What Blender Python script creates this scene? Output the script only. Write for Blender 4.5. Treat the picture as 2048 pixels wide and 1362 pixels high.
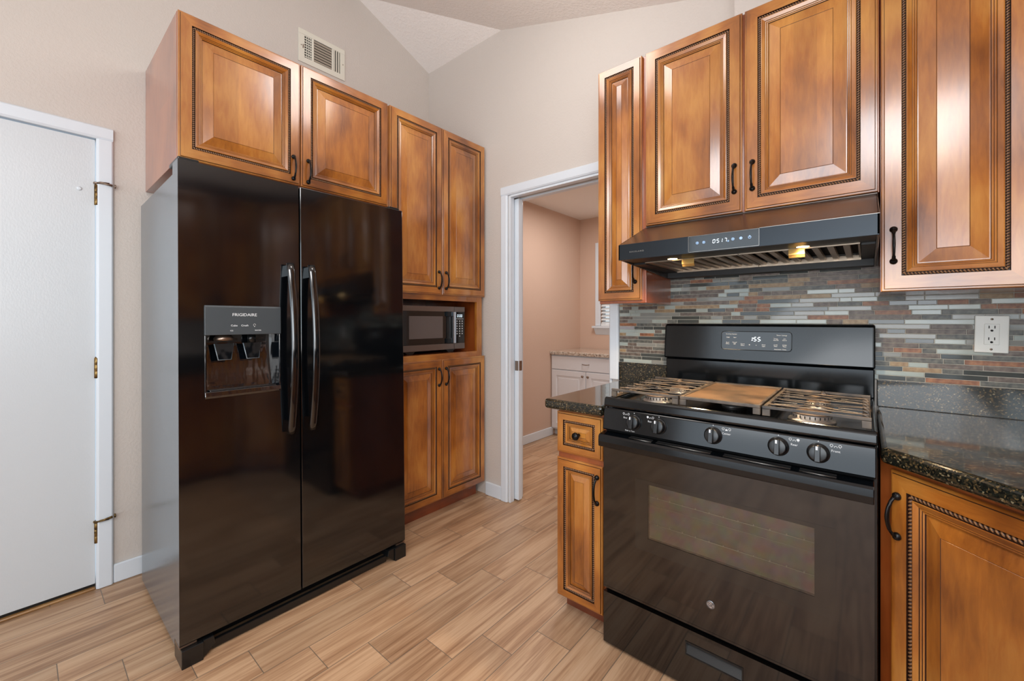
import bpy, bmesh, math, random
from math import sin, cos, pi, radians
from mathutils import Vector, Matrix

for o in list(bpy.data.objects):
    bpy.data.objects.remove(o, do_unlink=True)
S = bpy.context.scene
COL = S.collection
rnd = random.Random(7)

# ------------------------------------------------------------------ camera
cd = bpy.data.cameras.new('camera')
cam = bpy.data.objects.new('camera', cd)
COL.objects.link(cam)
cam.location = (0, 0, 1.192)
cam.rotation_euler = (radians(90), 0, radians(40.26))
cd.sensor_fit = 'HORIZONTAL'
cd.sensor_width = 36.0
cd.lens = 835.45 / 2048 * 36.0
cd.shift_y = -40.54 / 2048
cd.clip_start = 0.01
S.camera = cam

# ------------------------------------------------------------------ view, world, large lights
S.view_settings.view_transform = 'Standard'
S.view_settings.look = 'None'
S.view_settings.exposure = 0.24
S.view_settings.gamma = 1.0
S.view_settings.use_curve_mapping = False
W = bpy.data.worlds.new('sky')
S.world = W
W.use_nodes = True
W.node_tree.nodes['Background'].inputs[0].default_value = (0.72, 0.86, 1.0, 1)
W.node_tree.nodes['Background'].inputs[1].default_value = 1.2


def area(name, loc, rot, sx, sy, power, col):
    l = bpy.data.lights.new(name, 'AREA')
    l.shape = 'RECTANGLE'
    l.size, l.size_y, l.energy, l.color = sx, sy, power, col
    o = bpy.data.objects.new(name, l)
    o.location = loc
    o.rotation_euler = [radians(a) for a in rot]
    COL.objects.link(o)
    return o


# daylight through the wide patio window behind the camera and the sink window on the right
area('patio_window_daylight', (-0.55, -3.36, 1.45), (90, 0, 0), 2.9, 2.1, 27, (0.82, 0.92, 1.0))
area('sink_window_daylight', (0.93, -0.85, 1.62), (90, 0, 90), 1.3, 0.95, 12, (0.80, 0.93, 1.0))
# the photographer's flash bounced off the ceiling, and the ceiling lamp behind the camera
area('bounce_flash_light', (0.1, -1.0, 1.40), (146, 0, 32), 1.7, 1.5, 29, (0.97, 0.985, 1.0))
area('ceiling_lamp_light', (0.20, -0.40, 2.43), (0, 0, 0), 0.65, 1.25, 27, (0.98, 0.985, 1.0))
gl_ = bpy.data.lights.new('corner_fill_light', 'POINT')  # unseen fill added to lift the far corner and ceiling
gl_.energy, gl_.shadow_soft_size, gl_.color = 10, 0.20, (1.0, 0.975, 0.95)
go_ = bpy.data.objects.new('corner_fill_light', gl_)
go_.location = (-1.10, 1.20, 2.70)
COL.objects.link(go_)
# unseen overhead fill added to brighten the small room
area('small_room_fill_light', (-1.7, 3.2, 2.3), (0, 0, 0), 0.5, 0.5, 12, (1.0, 0.97, 0.95))

# ------------------------------------------------------------------ materials


def lin(c):
    return tuple((v / 255 / 12.92 if v / 255 <= 0.04045 else ((v / 255 + 0.055) / 1.055) ** 2.4) for v in c) + (1,)


class NT:
    def __init__(self, name):
        self.m = bpy.data.materials.new(name)
        self.m.use_nodes = True
        self.t = self.m.node_tree
        self.b = self.t.nodes['Principled BSDF']

    def n(self, kind, **kw):
        x = self.t.nodes.new(kind)
        for k, v in kw.items():
            setattr(x, k, v)
        return x

    def l(self, a, b):
        self.t.links.new(a, b)

    def math(self, op, a, b=None, c=None):
        x = self.n('ShaderNodeMath', operation=op)
        for i, v in enumerate((a, b, c)):
            if v is None:
                continue
            if isinstance(v, (int, float)):
                x.inputs[i].default_value = v
            else:
                self.l(v, x.inputs[i])
        return x.outputs[0]

    def obj(self, scale=(1, 1, 1), rand=False):
        c = self.n('ShaderNodeTexCoord')
        mp = self.n('ShaderNodeMapping')
        mp.inputs['Scale'].default_value = scale
        self.l(c.outputs['Object'], mp.inputs['Vector'])
        if rand:
            oi = self.n('ShaderNodeObjectInfo')
            cx = self.n('ShaderNodeCombineXYZ')
            r = self.math('MULTIPLY', oi.outputs['Random'], 37.0)
            for i in range(3):
                self.l(r, cx.inputs[i])
            self.l(cx.outputs[0], mp.inputs['Location'])
        return mp.outputs[0]

    def noise(self, vec, scale, detail=3, rough=0.5, dist=0.0):
        x = self.n('ShaderNodeTexNoise')
        x.inputs['Scale'].default_value = scale
        x.inputs['Detail'].default_value = detail
        x.inputs['Roughness'].default_value = rough
        x.inputs['Distortion'].default_value = dist
        if vec is not None:
            self.l(vec, x.inputs['Vector'])
        return x.outputs['Fac']

    def ramp(self, fac, stops, interp='LINEAR'):
        x = self.n('ShaderNodeValToRGB')
        x.color_ramp.interpolation = interp
        e = x.color_ramp.elements
        while len(e) < len(stops):
            e.new(0.5)
        for i, (p, c) in enumerate(stops):
            e[i].position = p
            e[i].color = c if len(c) == 4 else lin(c)
        self.l(fac, x.inputs['Fac'])
        return x.outputs['Color']

    def mix(self, fac, a, b, mode='MIX'):
        x = self.n('ShaderNodeMix', data_type='RGBA', blend_type=mode)
        for s, v in ((x.inputs[0], fac), (x.inputs[6], a), (x.inputs[7], b)):
            if isinstance(v, (int, float)):
                s.default_value = v
            elif isinstance(v, tuple):
                s.default_value = v
            else:
                self.l(v, s)
        return x.outputs[2]

    def bump(self, h, strength=0.2, dist=0.002):
        x = self.n('ShaderNodeBump')
        x.inputs['Strength'].default_value = strength
        x.inputs['Distance'].default_value = dist
        self.l(h, x.inputs['Height'])
        self.l(x.outputs[0], self.b.inputs['Normal'])

    def set(self, col=None, rough=None, metal=None, ior=None, coat=None, coat_rough=None, spec=None, emit=None, estr=None):
        i = self.b.inputs
        if col is not None:
            if isinstance(col, tuple):
                i['Base Color'].default_value = col if len(col) == 4 else lin(col)
            else:
                self.l(col, i['Base Color'])
        if rough is not None:
            if isinstance(rough, (int, float)):
                i['Roughness'].default_value = rough
            else:
                self.l(rough, i['Roughness'])
        if metal is not None: i['Metallic'].default_value = metal
        if ior is not None: i['IOR'].default_value = ior
        if coat is not None: i['Coat Weight'].default_value = coat
        if coat_rough is not None: i['Coat Roughness'].default_value = coat_rough
        if spec is not None: i['Specular IOR Level'].default_value = spec
        if emit is not None:
            i['Emission Color'].default_value = lin(emit)
            i['Emission Strength'].default_value = estr
        return self.m


def plain(name, col, rough=0.5, **kw):
    t = NT(name)
    return t.set(col=col, rough=rough, **kw)


def wood(name, axis='z', cols=((112, 58, 16), (168, 100, 34), (200, 138, 62)), rough=0.28):
    t = NT(name)
    sc = {'z': (1, 1, 0.16), 'x': (0.16, 1, 1), 'y': (1, .16, 1)}[axis]
    v = t.obj(sc, True)
    v2 = t.obj((1, 1, 0.6), True)
    blotch = t.noise(v2, 5.0, 2, 0.5)
    grain = t.noise(v, 70, 4, 0.6, 0.4)
    f = t.math('ADD', t.math('MULTIPLY', blotch, 0.75), t.math('MULTIPLY', grain, 0.25))
    col = t.ramp(f, [(0.33, cols[0]), (0.5, cols[1]), (0.68, cols[2])])
    # glued staves, each of a slightly different tone
    c = t.n('ShaderNodeTexCoord')
    sp = t.n('ShaderNodeSeparateXYZ')
    t.l(c.outputs['Object'], sp.inputs[0])
    oi = t.n('ShaderNodeObjectInfo')
    st = t.math('FLOOR', t.math('DIVIDE', sp.outputs[0 if axis == 'z' else 2], 0.067))
    wn = t.n('ShaderNodeTexWhiteNoise', noise_dimensions='2D')
    cx = t.n('ShaderNodeCombineXYZ')
    t.l(st, cx.inputs[0]); t.l(oi.outputs['Random'], cx.inputs[1]); t.l(cx.outputs[0], wn.inputs['Vector'])
    tone = t.math('ADD', t.math('MULTIPLY', wn.outputs['Value'], 0.22), 0.88)
    hsv = t.n('ShaderNodeHueSaturation')
    t.l(col, hsv.inputs['Color']); t.l(tone, hsv.inputs['Value'])
    t.bump(grain, 0.03, 0.001)
    t.b.inputs['Coat IOR'].default_value = 1.6
    return t.set(col=hsv.outputs[0], rough=rough, coat=1.0, coat_rough=0.17)



M = {}
M['wood'] = wood('cabinet_maple_vertical', 'z')
M['wood_h'] = wood('cabinet_maple_horizontal', 'x')
M['wood_box'] = wood('cabinet_box_maple', 'z', ((120, 54, 20), (156, 76, 30), (172, 92, 42)), 0.36)
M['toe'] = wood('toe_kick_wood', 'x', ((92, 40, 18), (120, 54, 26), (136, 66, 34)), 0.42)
M['glaze'] = plain('dark_brown_glaze', (44, 20, 9), 0.5)
M['rope'] = plain('rope_moulding_highlight', (134, 94, 60), 0.3)
M['bronze'] = plain('oil_rubbed_bronze', (30, 28, 28), 0.28, metal=0.6)


def orange_peel(name, col, scale=95, strength=0.22, rough=0.6):
    t = NT(name)
    v = t.obj()
    n = t.noise(v, scale, 3, 0.55)
    t.bump(t.ramp(n, [(0.42, (0, 0, 0, 1)), (0.62, (1, 1, 1, 1))]), strength, 0.002)
    big = t.noise(v, 1.3, 2)
    c = t.mix(t.math('MULTIPLY', big, 0.06), lin(col), lin(tuple(int(k * 0.93) for k in col)))
    return t.set(col=c, rough=rough)


M['wall'] = orange_peel('greige_wall_paint', (208, 199, 191))
M['wall_bath'] = orange_peel('peach_wall_paint', (210, 180, 160), 90, 0.12)
M['ceiling'] = orange_peel('white_textured_ceiling', (244, 238, 233), 60, 0.5, 0.8)
M['white'] = plain('white_gloss_trim_paint', (222, 229, 236), 0.32)
t = NT('white_door_paint')
t.bump(t.noise(t.obj((1, 1, .55)), 190, 2), 0.16, 0.002)
M['white_door'] = t.set(col=(210, 215, 219), rough=0.30)
M['white_plastic'] = plain('white_plastic', (236, 234, 226), 0.3)
M['vent_paint'] = plain('ivory_vent_enamel', (226, 222, 208), 0.4)
M['dark'] = plain('cavity_shade', (14, 13, 12), 0.8)  # near-black painted as the shade in slots, gaps and ducts
M['black_line'] = plain('black_gasket_and_strip', (8, 8, 9), 0.6)

# floor: wood look tile, four-step stagger
t = NT('wood_plank_tile')
c = t.n('ShaderNodeTexCoord')
sp = t.n('ShaderNodeSeparateXYZ')
t.l(c.outputs['Object'], sp.inputs[0])
u = t.math('DIVIDE', t.math('ADD', sp.outputs[0], 1.552 + 14.75), 0.1475)
k = t.math('FLOOR', u)
w = t.math('DIVIDE', t.math('SUBTRACT', t.math('ADD', sp.outputs[1], 6.0 - 0.686 + 0.001), t.math('MULTIPLY', t.math('SUBTRACT', k, 100.0), 0.150)), 0.599)
w = t.math('ADD', w, 20.0 - 6.0 / 0.599)
j = t.math('FLOOR', w)
fu = t.math('MULTIPLY', t.math('SUBTRACT', 0.5, t.math('ABSOLUTE', t.math('SUBTRACT', t.math('FRACT', u), 0.5))), 0.1475)
fw = t.math('MULTIPLY', t.math('SUBTRACT', 0.5, t.math('ABSOLUTE', t.math('SUBTRACT', t.math('FRACT', w), 0.5))), 0.599)
edge = t.math('MINIMUM', fu, fw)
grout = t.math('LESS_THAN', edge, 0.0013)
idv = t.n('ShaderNodeCombineXYZ')
t.l(k, idv.inputs[0]); t.l(j, idv.inputs[1])
wn = t.n('ShaderNodeTexWhiteNoise', noise_dimensions='2D')
t.l(idv.outputs[0], wn.inputs['Vector'])
off = t.n('ShaderNodeVectorMath', operation='SCALE')
t.l(wn.outputs['Color'], off.inputs[0]); off.inputs['Scale'].default_value = 9.0
addv = t.n('ShaderNodeVectorMath', operation='ADD')
t.l(c.outputs['Object'], addv.inputs[0]); t.l(off.outputs[0], addv.inputs[1])


def scaled(vec, s):
    x = t.n('ShaderNodeVectorMath', operation='MULTIPLY')
    t.l(vec, x.inputs[0]); x.inputs[1].default_value = s
    return x.outputs[0]


g1 = t.noise(scaled(addv.outputs[0], (34, 1.6, 1)), 1.0, 4, 0.6, 0.6)
g2 = t.noise(scaled(addv.outputs[0], (210, 5, 1)), 1.0, 3, 0.6)
g3 = t.noise(scaled(addv.outputs[0], (5, 2.2, 1)), 1.0, 2, 0.5)
f = t.math('ADD', t.math('MULTIPLY', g1, 0.5), t.math('ADD', t.math('MULTIPLY', g2, 0.24), t.math('MULTIPLY', g3, 0.26)))
base = t.ramp(f, [(0.33, (128, 92, 66)), (0.45, (172, 134, 102)), (0.55, (200, 164, 130)), (0.7, (214, 182, 150))])
tone = t.math('ADD', t.math('MULTIPLY', wn.outputs['Value'], 0.20), 0.86)
hs = t.n('ShaderNodeHueSaturation')
t.l(base, hs.inputs['Color']); t.l(tone, hs.inputs['Value'])
col = t.mix(grout, hs.outputs[0], lin((112, 98, 84)))
t.bump(t.math('SUBTRACT', t.math('MULTIPLY', g2, 0.25), grout), 0.25, 0.001)
M['floor'] = t.set(col=col, rough=t.math('ADD', t.math('MULTIPLY', g2, 0.15), 0.30))

# granite


def granite(name, pal, scale):
    t = NT(name)
    v = t.obj()
    d = t.noise(v, 40, 2)
    vv = t.n('ShaderNodeTexVoronoi')
    vv.inputs['Scale'].default_value = scale
    t.l(v, vv.inputs['Vector'])
    h = t.n('ShaderNodeSeparateColor')
    t.l(vv.outputs['Color'], h.inputs[0])
    f = t.math('ADD', t.math('MULTIPLY', h.outputs[0], 0.8), t.math('MULTIPLY', d, 0.2))
    return t.set(col=t.ramp(f, pal, 'CONSTANT'), rough=0.09, coat=0.3, coat_rough=0.04)


M['granite'] = granite('dark_speckled_granite', [(0.0, (18, 20, 17)), (0.36, (34, 34, 26)), (0.55, (56, 48, 34)), (0.70, (24, 30, 26)), (0.80, (92, 76, 50)), (0.875, (124, 114, 90))], 260)
M['granite_bath'] = granite('beige_speckled_granite', [(0.0, (196, 182, 166)), (0.4, (170, 150, 132)), (0.62, (214, 204, 192)), (0.8, (96, 84, 76)), (0.87, (186, 160, 136))], 110)

# appliances
def gloss_black(name, col=(9, 9, 10), rough=0.07, ior=1.6, bump=0.0):
    t = NT(name)
    if bump:
        t.bump(t.noise(t.obj(), 9, 2), bump, 0.01)
    return t.set(col=col, rough=rough, ior=ior)


M['fridge'] = gloss_black('gloss_black_door_enamel', (7, 9, 12), 0.085, 1.78, 0.012)
t = NT('textured_black_steel_sheen')
t.bump(t.noise(t.obj((1, 1, .8)), 420, 2), 0.25, 0.001)
M['fridge_side'] = t.set(col=(92, 101, 108), rough=0.20, ior=2.8)  # black steel lightened and blued to hold the white door's reflection
M['fridge_edge'] = plain('door_edge_grey', (120, 128, 134), 0.4)
M['black_plastic'] = plain('black_plastic', (16, 18, 20), 0.28, ior=1.55)
M['black_matte'] = plain('black_matte_plastic', (12, 13, 14), 0.5)
M['disp_grey'] = plain('dispenser_grey_panel', (66, 72, 76), 0.38)
t = NT('smoky_clear_plastic')
t.bump(t.noise(t.obj((1, 1, .4)), 22, 2), 0.25, 0.01)
M['smoke'] = t.set(col=(9, 13, 18), rough=0.08, ior=2.0)
M['paddle_rim'] = plain('clear_paddle_rim', (120, 134, 142), 0.12, ior=2.0)
M['range'] = gloss_black('black_range_enamel', (9, 12, 15), 0.13, 1.5, 0.01)
M['range_glass'] = gloss_black('black_oven_glass', (11, 9, 8), 0.06, 1.76)
M['hood'] = plain('black_stainless_hood', (46, 51, 56), 0.28, metal=0.7)
M['hood_dark'] = plain('hood_black_underside', (10, 10, 11), 0.45)
M['steel'] = plain('brushed_steel', (176, 172, 166), 0.3, metal=1.0)
M['baffle'] = plain('baffle_filter_steel', (176, 160, 142), 0.33, metal=0.85)
M['latch'] = plain('filter_latch_steel', (206, 170, 104), 0.35, metal=0.7)
M['led'] = plain('hood_led', (255, 240, 210), 0.4, emit=(255, 214, 150), estr=14)
t = NT('lamplit_cast_iron')
f = t.noise(t.obj(rand=True), 14, 3)
M['iron'] = t.set(col=t.ramp(f, [(0.35, (60, 56, 54)), (0.55, (104, 92, 80)), (0.7, (150, 124, 96))]), rough=0.42, spec=0.6)  # tan patches paint the hood lamps' glow on the iron
t = NT('seasoned_griddle')
f = t.noise(t.obj(), 9, 4)
M['griddle'] = t.set(col=t.ramp(f, [(0.35, (84, 66, 50)), (0.6, (138, 108, 80))]), rough=0.42)
M['burner'] = plain('burner_aluminium', (150, 148, 146), 0.4, metal=0.8)
M['burner_cap'] = plain('burner_cap_enamel', (122, 98, 78), 0.45)
M['print'] = plain('white_print', (225, 228, 230), 0.5)
M['glow'] = plain('display_digits', (240, 248, 255), 0.5, emit=(215, 238, 255), estr=1.3)
M['glow_blue'] = plain('display_icons', (190, 220, 255), 0.5, emit=(150, 200, 255), estr=1.3)
M['badge'] = plain('badge_silver', (196, 200, 206), 0.25, metal=0.8)
t = NT('oven_window_frit')
v = t.obj()
n1 = t.n('ShaderNodeTexNoise'); n1.inputs['Scale'].default_value = 26; n1.inputs['Detail'].default_value = 1
t.l(v, n1.inputs['Vector'])
hs = t.n('ShaderNodeHueSaturation'); hs.inputs['Saturation'].default_value = 1.1
t.l(n1.outputs['Color'], hs.inputs['Color'])
basec = t.mix(0.20, lin((104, 84, 58)), hs.outputs[0])
vd = t.n('ShaderNodeTexVoronoi'); vd.inputs['Scale'].default_value = 380
vd.inputs['Randomness'].default_value = 0.0
t.l(v, vd.inputs['Vector'])
dots = t.math('LESS_THAN', vd.outputs['Distance'], 0.42)
M['frit'] = t.set(col=t.mix(dots, basec, lin((40, 34, 28))), rough=0.5)
# clear glass
t = NT('clear_glass_pane')
tr = t.n('ShaderNodeBsdfTransparent'); tr.inputs[0].default_value = (0.86, 0.84, 0.80, 1)
gl = t.n('ShaderNodeBsdfGlossy'); gl.inputs['Roughness'].default_value = 0.04
fr = t.n('ShaderNodeFresnel'); fr.inputs['IOR'].default_value = 1.7
mx = t.n('ShaderNodeMixShader')
t.l(fr.outputs[0], mx.inputs[0]); t.l(tr.outputs[0], mx.inputs[1]); t.l(gl.outputs[0], mx.inputs[2])
t.l(mx.outputs[0], t.t.nodes['Material Output'].inputs[0])
M['glass'] = t.m
M['mw_steel'] = plain('dark_stainless', (128, 120, 116), 0.3, metal=0.85)
M['mw_black'] = plain('black_glass', (12, 12, 13), 0.08, ior=1.6)
M['mw_screen'] = plain('microwave_window_screen', (96, 88, 86), 0.15)
M['rack'] = plain('oven_rack_wire', (196, 186, 168), 0.4)
M['chrome'] = plain('polished_chrome', (190, 196, 202), 0.1, metal=1.0)
t = NT('aged_brass')
f = t.noise(t.obj(), 60, 3)
M['brass'] = t.set(col=t.ramp(f, [(0.4, (86, 66, 40)), (0.6, (150, 122, 74))]), rough=0.35, metal=0.9)
M['nickel'] = plain('nickel', (150, 132, 118), 0.3, metal=0.9)
M['sill_wood'] = wood('threshold_wood', 'y', ((110, 74, 34), (148, 104, 52), (170, 126, 72)), 0.45)
M['vanity'] = plain('white_vanity_paint', (226, 226, 228), 0.38)
M['blind'] = plain('white_blind_slat', (238, 240, 240), 0.4)
M['grout'] = plain('mosaic_grout', (190, 186, 176), 0.8)


def tile_mat(name, c1, c2, rough, ior=1.5, scale=60):
    t = NT(name)
    f = t.noise(t.obj(), scale, 3)
    if rough > 0.3:
        t.bump(f, 0.3, 0.002)
    return t.set(col=t.ramp(f, [(0.35, c1), (0.65, c2)]), rough=rough, ior=ior)


TILES = [tile_mat('aqua_glass_tile', (158, 168, 162), (174, 182, 176), 0.08, 1.48, 8),
         tile_mat('grey_glass_tile', (128, 128, 122), (144, 144, 138), 0.08, 1.48, 8),
         tile_mat('charcoal_glass_tile', (54, 58, 56), (70, 74, 72), 0.08, 1.48, 8),
         tile_mat('grey_slate_tile', (70, 72, 68), (110, 108, 100), 0.4),
         tile_mat('rust_slate_tile', (120, 74, 50), (164, 112, 76), 0.4),
         tile_mat('tan_slate_tile', (140, 112, 80), (170, 146, 112), 0.4),
         tile_mat('taupe_slate_tile', (84, 72, 64), (122, 108, 98), 0.4),
         tile_mat('steel_strip_tile', (142, 138, 142), (160, 156, 158), 0.2, 2.2, 8)]
TILE_W = [14, 14, 14, 18, 11, 8, 22, 2]

# ------------------------------------------------------------------ mesh builder


class MB:
    def __init__(self):
        self.v, self.f, self.mi, self.sm = [], [], [], []

    def quad(self, pts, m=0, smooth=False):
        i = len(self.v)
        self.v += [tuple(p) for p in pts]
        self.f.append(tuple(range(i, i + len(pts))))
        self.mi.append(m); self.sm.append(smooth)

    def box(self, x0, x1, y0, y1, z0, z1, m=0):
        i = len(self.v)
        self.v += [(x0, y0, z0), (x1, y0, z0), (x1, y1, z0), (x0, y1, z0), (x0, y0, z1), (x1, y0, z1), (x1, y1, z1), (x0, y1, z1)]
        for q in ((0, 3, 2, 1), (4, 5, 6, 7), (0, 1, 5, 4), (1, 2, 6, 5), (2, 3, 7, 6), (3, 0, 4, 7)):
            self.f.append(tuple(i + a for a in q)); self.mi.append(m); self.sm.append(False)
        return self

    def prism(self, pts, a0, a1, axis='x', m=0):
        """polygon pts in the two other axes, extruded along axis"""
        def P(p, a):
            if axis == 'x': return (a, p[0], p[1])
            if axis == 'y': return (p[0], a, p[1])
            return (p[0], p[1], a)
        n = len(pts); i = len(self.v)
        self.v += [P(p, a0) for p in pts] + [P(p, a1) for p in pts]
        self.f.append(tuple(range(i, i + n))); self.f.append(tuple(range(i + 2 * n - 1, i + n - 1, -1)))
        self.mi += [m, m]; self.sm += [False, False]
        for k in range(n):
            q = (k + 1) % n
            self.f.append((i + k, i + n + k, i + n + q, i + q)); self.mi.append(m); self.sm.append(False)
        return self

    def tube(self, path, rad, m=0, seg=10, cap=True, flat=(1, 1), up=None):
        """swept tube; rad is a number or a list; flat scales the two section axes"""
        path = [Vector(p) for p in path]
        n = len(path)
        rad = [rad] * n if isinstance(rad, (int, float)) else rad
        i0 = len(self.v)
        ref = Vector(up) if up else None
        for i, p in enumerate(path):
            d = (path[min(i + 1, n - 1)] - path[max(i - 1, 0)]).normalized()
            r = ref if ref is not None else (Vector((0, 0, 1)) if abs(d.z) < 0.9 else Vector((1, 0, 0)))
            a = d.cross(r).normalized(); b = a.cross(d).normalized()
            for k in range(seg):
                th = 2 * pi * k / seg
                self.v.append(tuple(p + a * (cos(th) * rad[i] * flat[0]) + b * (sin(th) * rad[i] * flat[1])))
        for i in range(n - 1):
            for k in range(seg):
                q = (k + 1) % seg
                self.f.append((i0 + i * seg + k, i0 + i * seg + q, i0 + (i + 1) * seg + q, i0 + (i + 1) * seg + k))
                self.mi.append(m); self.sm.append(True)
        if cap:
            self.f.append(tuple(i0 + k for k in range(seg))); self.mi.append(m); self.sm.append(False)
            self.f.append(tuple(i0 + (n - 1) * seg + k for k in reversed(range(seg)))); self.mi.append(m); self.sm.append(False)
        return self

    def lathe(self, prof, c=(0, 0, 0), axis='z', seg=24, m=0, sx=1.0, sy=1.0):
        """prof: (radius, height) pairs about an axis through c"""
        i0 = len(self.v)
        for r, h in prof:
            for k in range(seg):
                th = 2 * pi * k / seg
                a, b = r * cos(th) * sx, r * sin(th) * sy
                p = {'z': (a, b, h), 'y': (a, h, b), 'x': (h, a, b)}[axis]
                self.v.append((c[0] + p[0], c[1] + p[1], c[2] + p[2]))
        for i in range(len(prof) - 1):
            for k in range(seg):
                q = (k + 1) % seg
                self.f.append((i0 + i * seg + k, i0 + i * seg + q, i0 + (i + 1) * seg + q, i0 + (i + 1) * seg + k))
                self.mi.append(m); self.sm.append(True)
        for i in (0, len(prof) - 1):
            if prof[i][0] > 1e-6:
                self.f.append(tuple(i0 + i * seg + k for k in range(seg))); self.mi.append(m); self.sm.append(False)
        return self

    def build(self, name, mats, parent=None, loc=(0, 0, 0), bevel=0.0, bseg=2, autosmooth=False):
        me = bpy.data.meshes.new(name)
        me.from_pydata(self.v, [], self.f)
        for mt in (mats if isinstance(mats, (list, tuple)) else [mats]):
            me.materials.append(mt)
        me.polygons.foreach_set('material_index', self.mi)
        me.polygons.foreach_set('use_smooth', self.sm)
        bm = bmesh.new(); bm.from_mesh(me)
        bmesh.ops.recalc_face_normals(bm, faces=bm.faces)
        bm.to_mesh(me); bm.free()
        o = bpy.data.objects.new(name, me)
        COL.objects.link(o)
        o.location = loc
        if parent is not None:
            o.parent = parent
        if bevel:
            b = o.modifiers.new('edge', 'BEVEL')
            b.width = bevel; b.segments = bseg; b.limit_method = 'ANGLE'; b.angle_limit = radians(40)
            b.harden_normals = False
        return o


def box(name, mat, x0, x1, y0, y1, z0, z1, parent=None, bevel=0.0, bseg=2):
    return MB().box(x0, x1, y0, y1, z0, z1).build(name, mat, parent, bevel=bevel, bseg=bseg)


def tag(o, label, cat, group=None):
    o['label'] = label; o['category'] = cat
    if group: o['group'] = group
    return o


def thing(name, label, cat, loc=(0, 0, 0), rz=0.0, group=None):
    o = bpy.data.objects.new(name, None)
    o.empty_display_size = 0.1
    COL.objects.link(o)
    o.location = loc; o.rotation_euler = (0, 0, radians(rz))
    return tag(o, label, cat, group)


def struct(o):
    o['kind'] = 'structure'
    return o


def text_mesh(name, txt, size, mat, parent, loc, depth=0.0004, align='CENTER', rotx=90, rotz=0, xs=1.0):
    cu = bpy.data.curves.new(name, 'FONT')
    cu.body = txt; cu.size = size; cu.extrude = depth; cu.align_x = align; cu.align_y = 'CENTER'
    cu.resolution_u = 2
    tmp = bpy.data.objects.new(name + '_tmp', cu)
    COL.objects.link(tmp)
    bpy.context.view_layer.update()
    me = bpy.data.meshes.new_from_object(tmp.evaluated_get(bpy.context.evaluated_depsgraph_get()))
    bpy.data.objects.remove(tmp, do_unlink=True)
    bpy.data.curves.remove(cu)
    me.transform(Matrix.Translation(loc) @ Matrix.Rotation(radians(rotz), 4, 'Z') @ Matrix.Rotation(radians(rotx), 4, 'X') @ Matrix.Diagonal((xs, 1, 1, 1)))
    me.name = name
    me.materials.clear(); me.materials.append(mat)
    o = bpy.data.objects.new(name, me)
    COL.objects.link(o)
    if parent is not None: o.parent = parent
    return o


def join_into(objs, name, parent):
    """merge small meshes that share one material into one part"""
    bm = bmesh.new()
    for o in objs:
        bm.from_mesh(o.data)
    me = bpy.data.meshes.new(name)
    bm.to_mesh(me); bm.free()
    me.materials.append(objs[0].data.materials[0])
    for o in objs:
        d = o.data
        bpy.data.objects.remove(o, do_unlink=True)
        bpy.data.meshes.remove(d)
    o = bpy.data.objects.new(name, me)
    COL.objects.link(o); o.parent = parent
    return o


SEG = {'0': 'abcdef', '1': 'bc', '2': 'abged', '3': 'abgcd', '4': 'fgbc', '5': 'afgcd', '6': 'afgedc', '7': 'abc', '8': 'abcdefg', '9': 'abcdfg'}


def seven(mb, ch, x, y, z, w, h, t, slant=0.12, m=0):
    S_ = {'a': (0, h, w, h), 'g': (0, h / 2, w, h / 2), 'd': (0, 0, w, 0), 'f': (0, h / 2, 0, h), 'b': (w, h / 2, w, h), 'e': (0, 0, 0, h / 2), 'c': (w, 0, w, h / 2)}
    for s in SEG[ch]:
        x0, z0, x1, z1 = S_[s]
        g = t * 0.7
        if x0 == x1:
            pts = [(x0 - t / 2, z0 + g), (x0 + t / 2, z0 + g), (x0 + t / 2, z1 - g), (x0 - t / 2, z1 - g)]
        else:
            pts = [(x0 + g, z0 - t / 2), (x1 - g, z0 - t / 2), (x1 - g, z0 + t / 2), (x0 + g, z0 + t / 2)]
        mb.prism([(x + a + slant * b, z + b) for a, b in pts], y - 0.0006, y, 'y', m)


# ------------------------------------------------------------------ room shell
WY, WX, RX, FY = 2.075, -2.61, 0.95, -3.4


def z1(y): return 3.12 + 0.40 * (2.08 - y)
def z2(x): return 3.126 + 0.328 * (-1.862 - x)


fl = MB()
fl.box(WX - 0.1, RX + 0.1, FY - 0.1, 4.3, -0.06, 0.0)
struct(fl.build('floor', M['floor']))
xf = -1.862 - (2.45 - 3.126) / 0.328
xh = -1.862 + (3.126 - z1(WY)) / 0.328
yl = 2.08 - (z2(WX) - 3.12) / 0.40
ce = MB()
ce.quad([(WX, WY, z1(WY)), (xh, WY, z1(WY)), (WX, yl, z2(WX))])
ce.quad([(xh, WY, z2(xh)), (xf, WY, 2.45), (xf, FY, 2.45), (WX, FY, z2(WX)), (WX, yl, z2(WX))])
ce.quad([(xf, WY, 2.45), (RX, WY, 2.45), (RX, FY, 2.45), (xf, FY, 2.45)])
o = struct(ce.build('ceiling', M['ceiling']))
sm = o.modifiers.new('thickness', 'SOLIDIFY'); sm.thickness = 0.05; sm.offset = 1.0 if o.data.polygons[0].normal.z > 0 else -1.0

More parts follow.
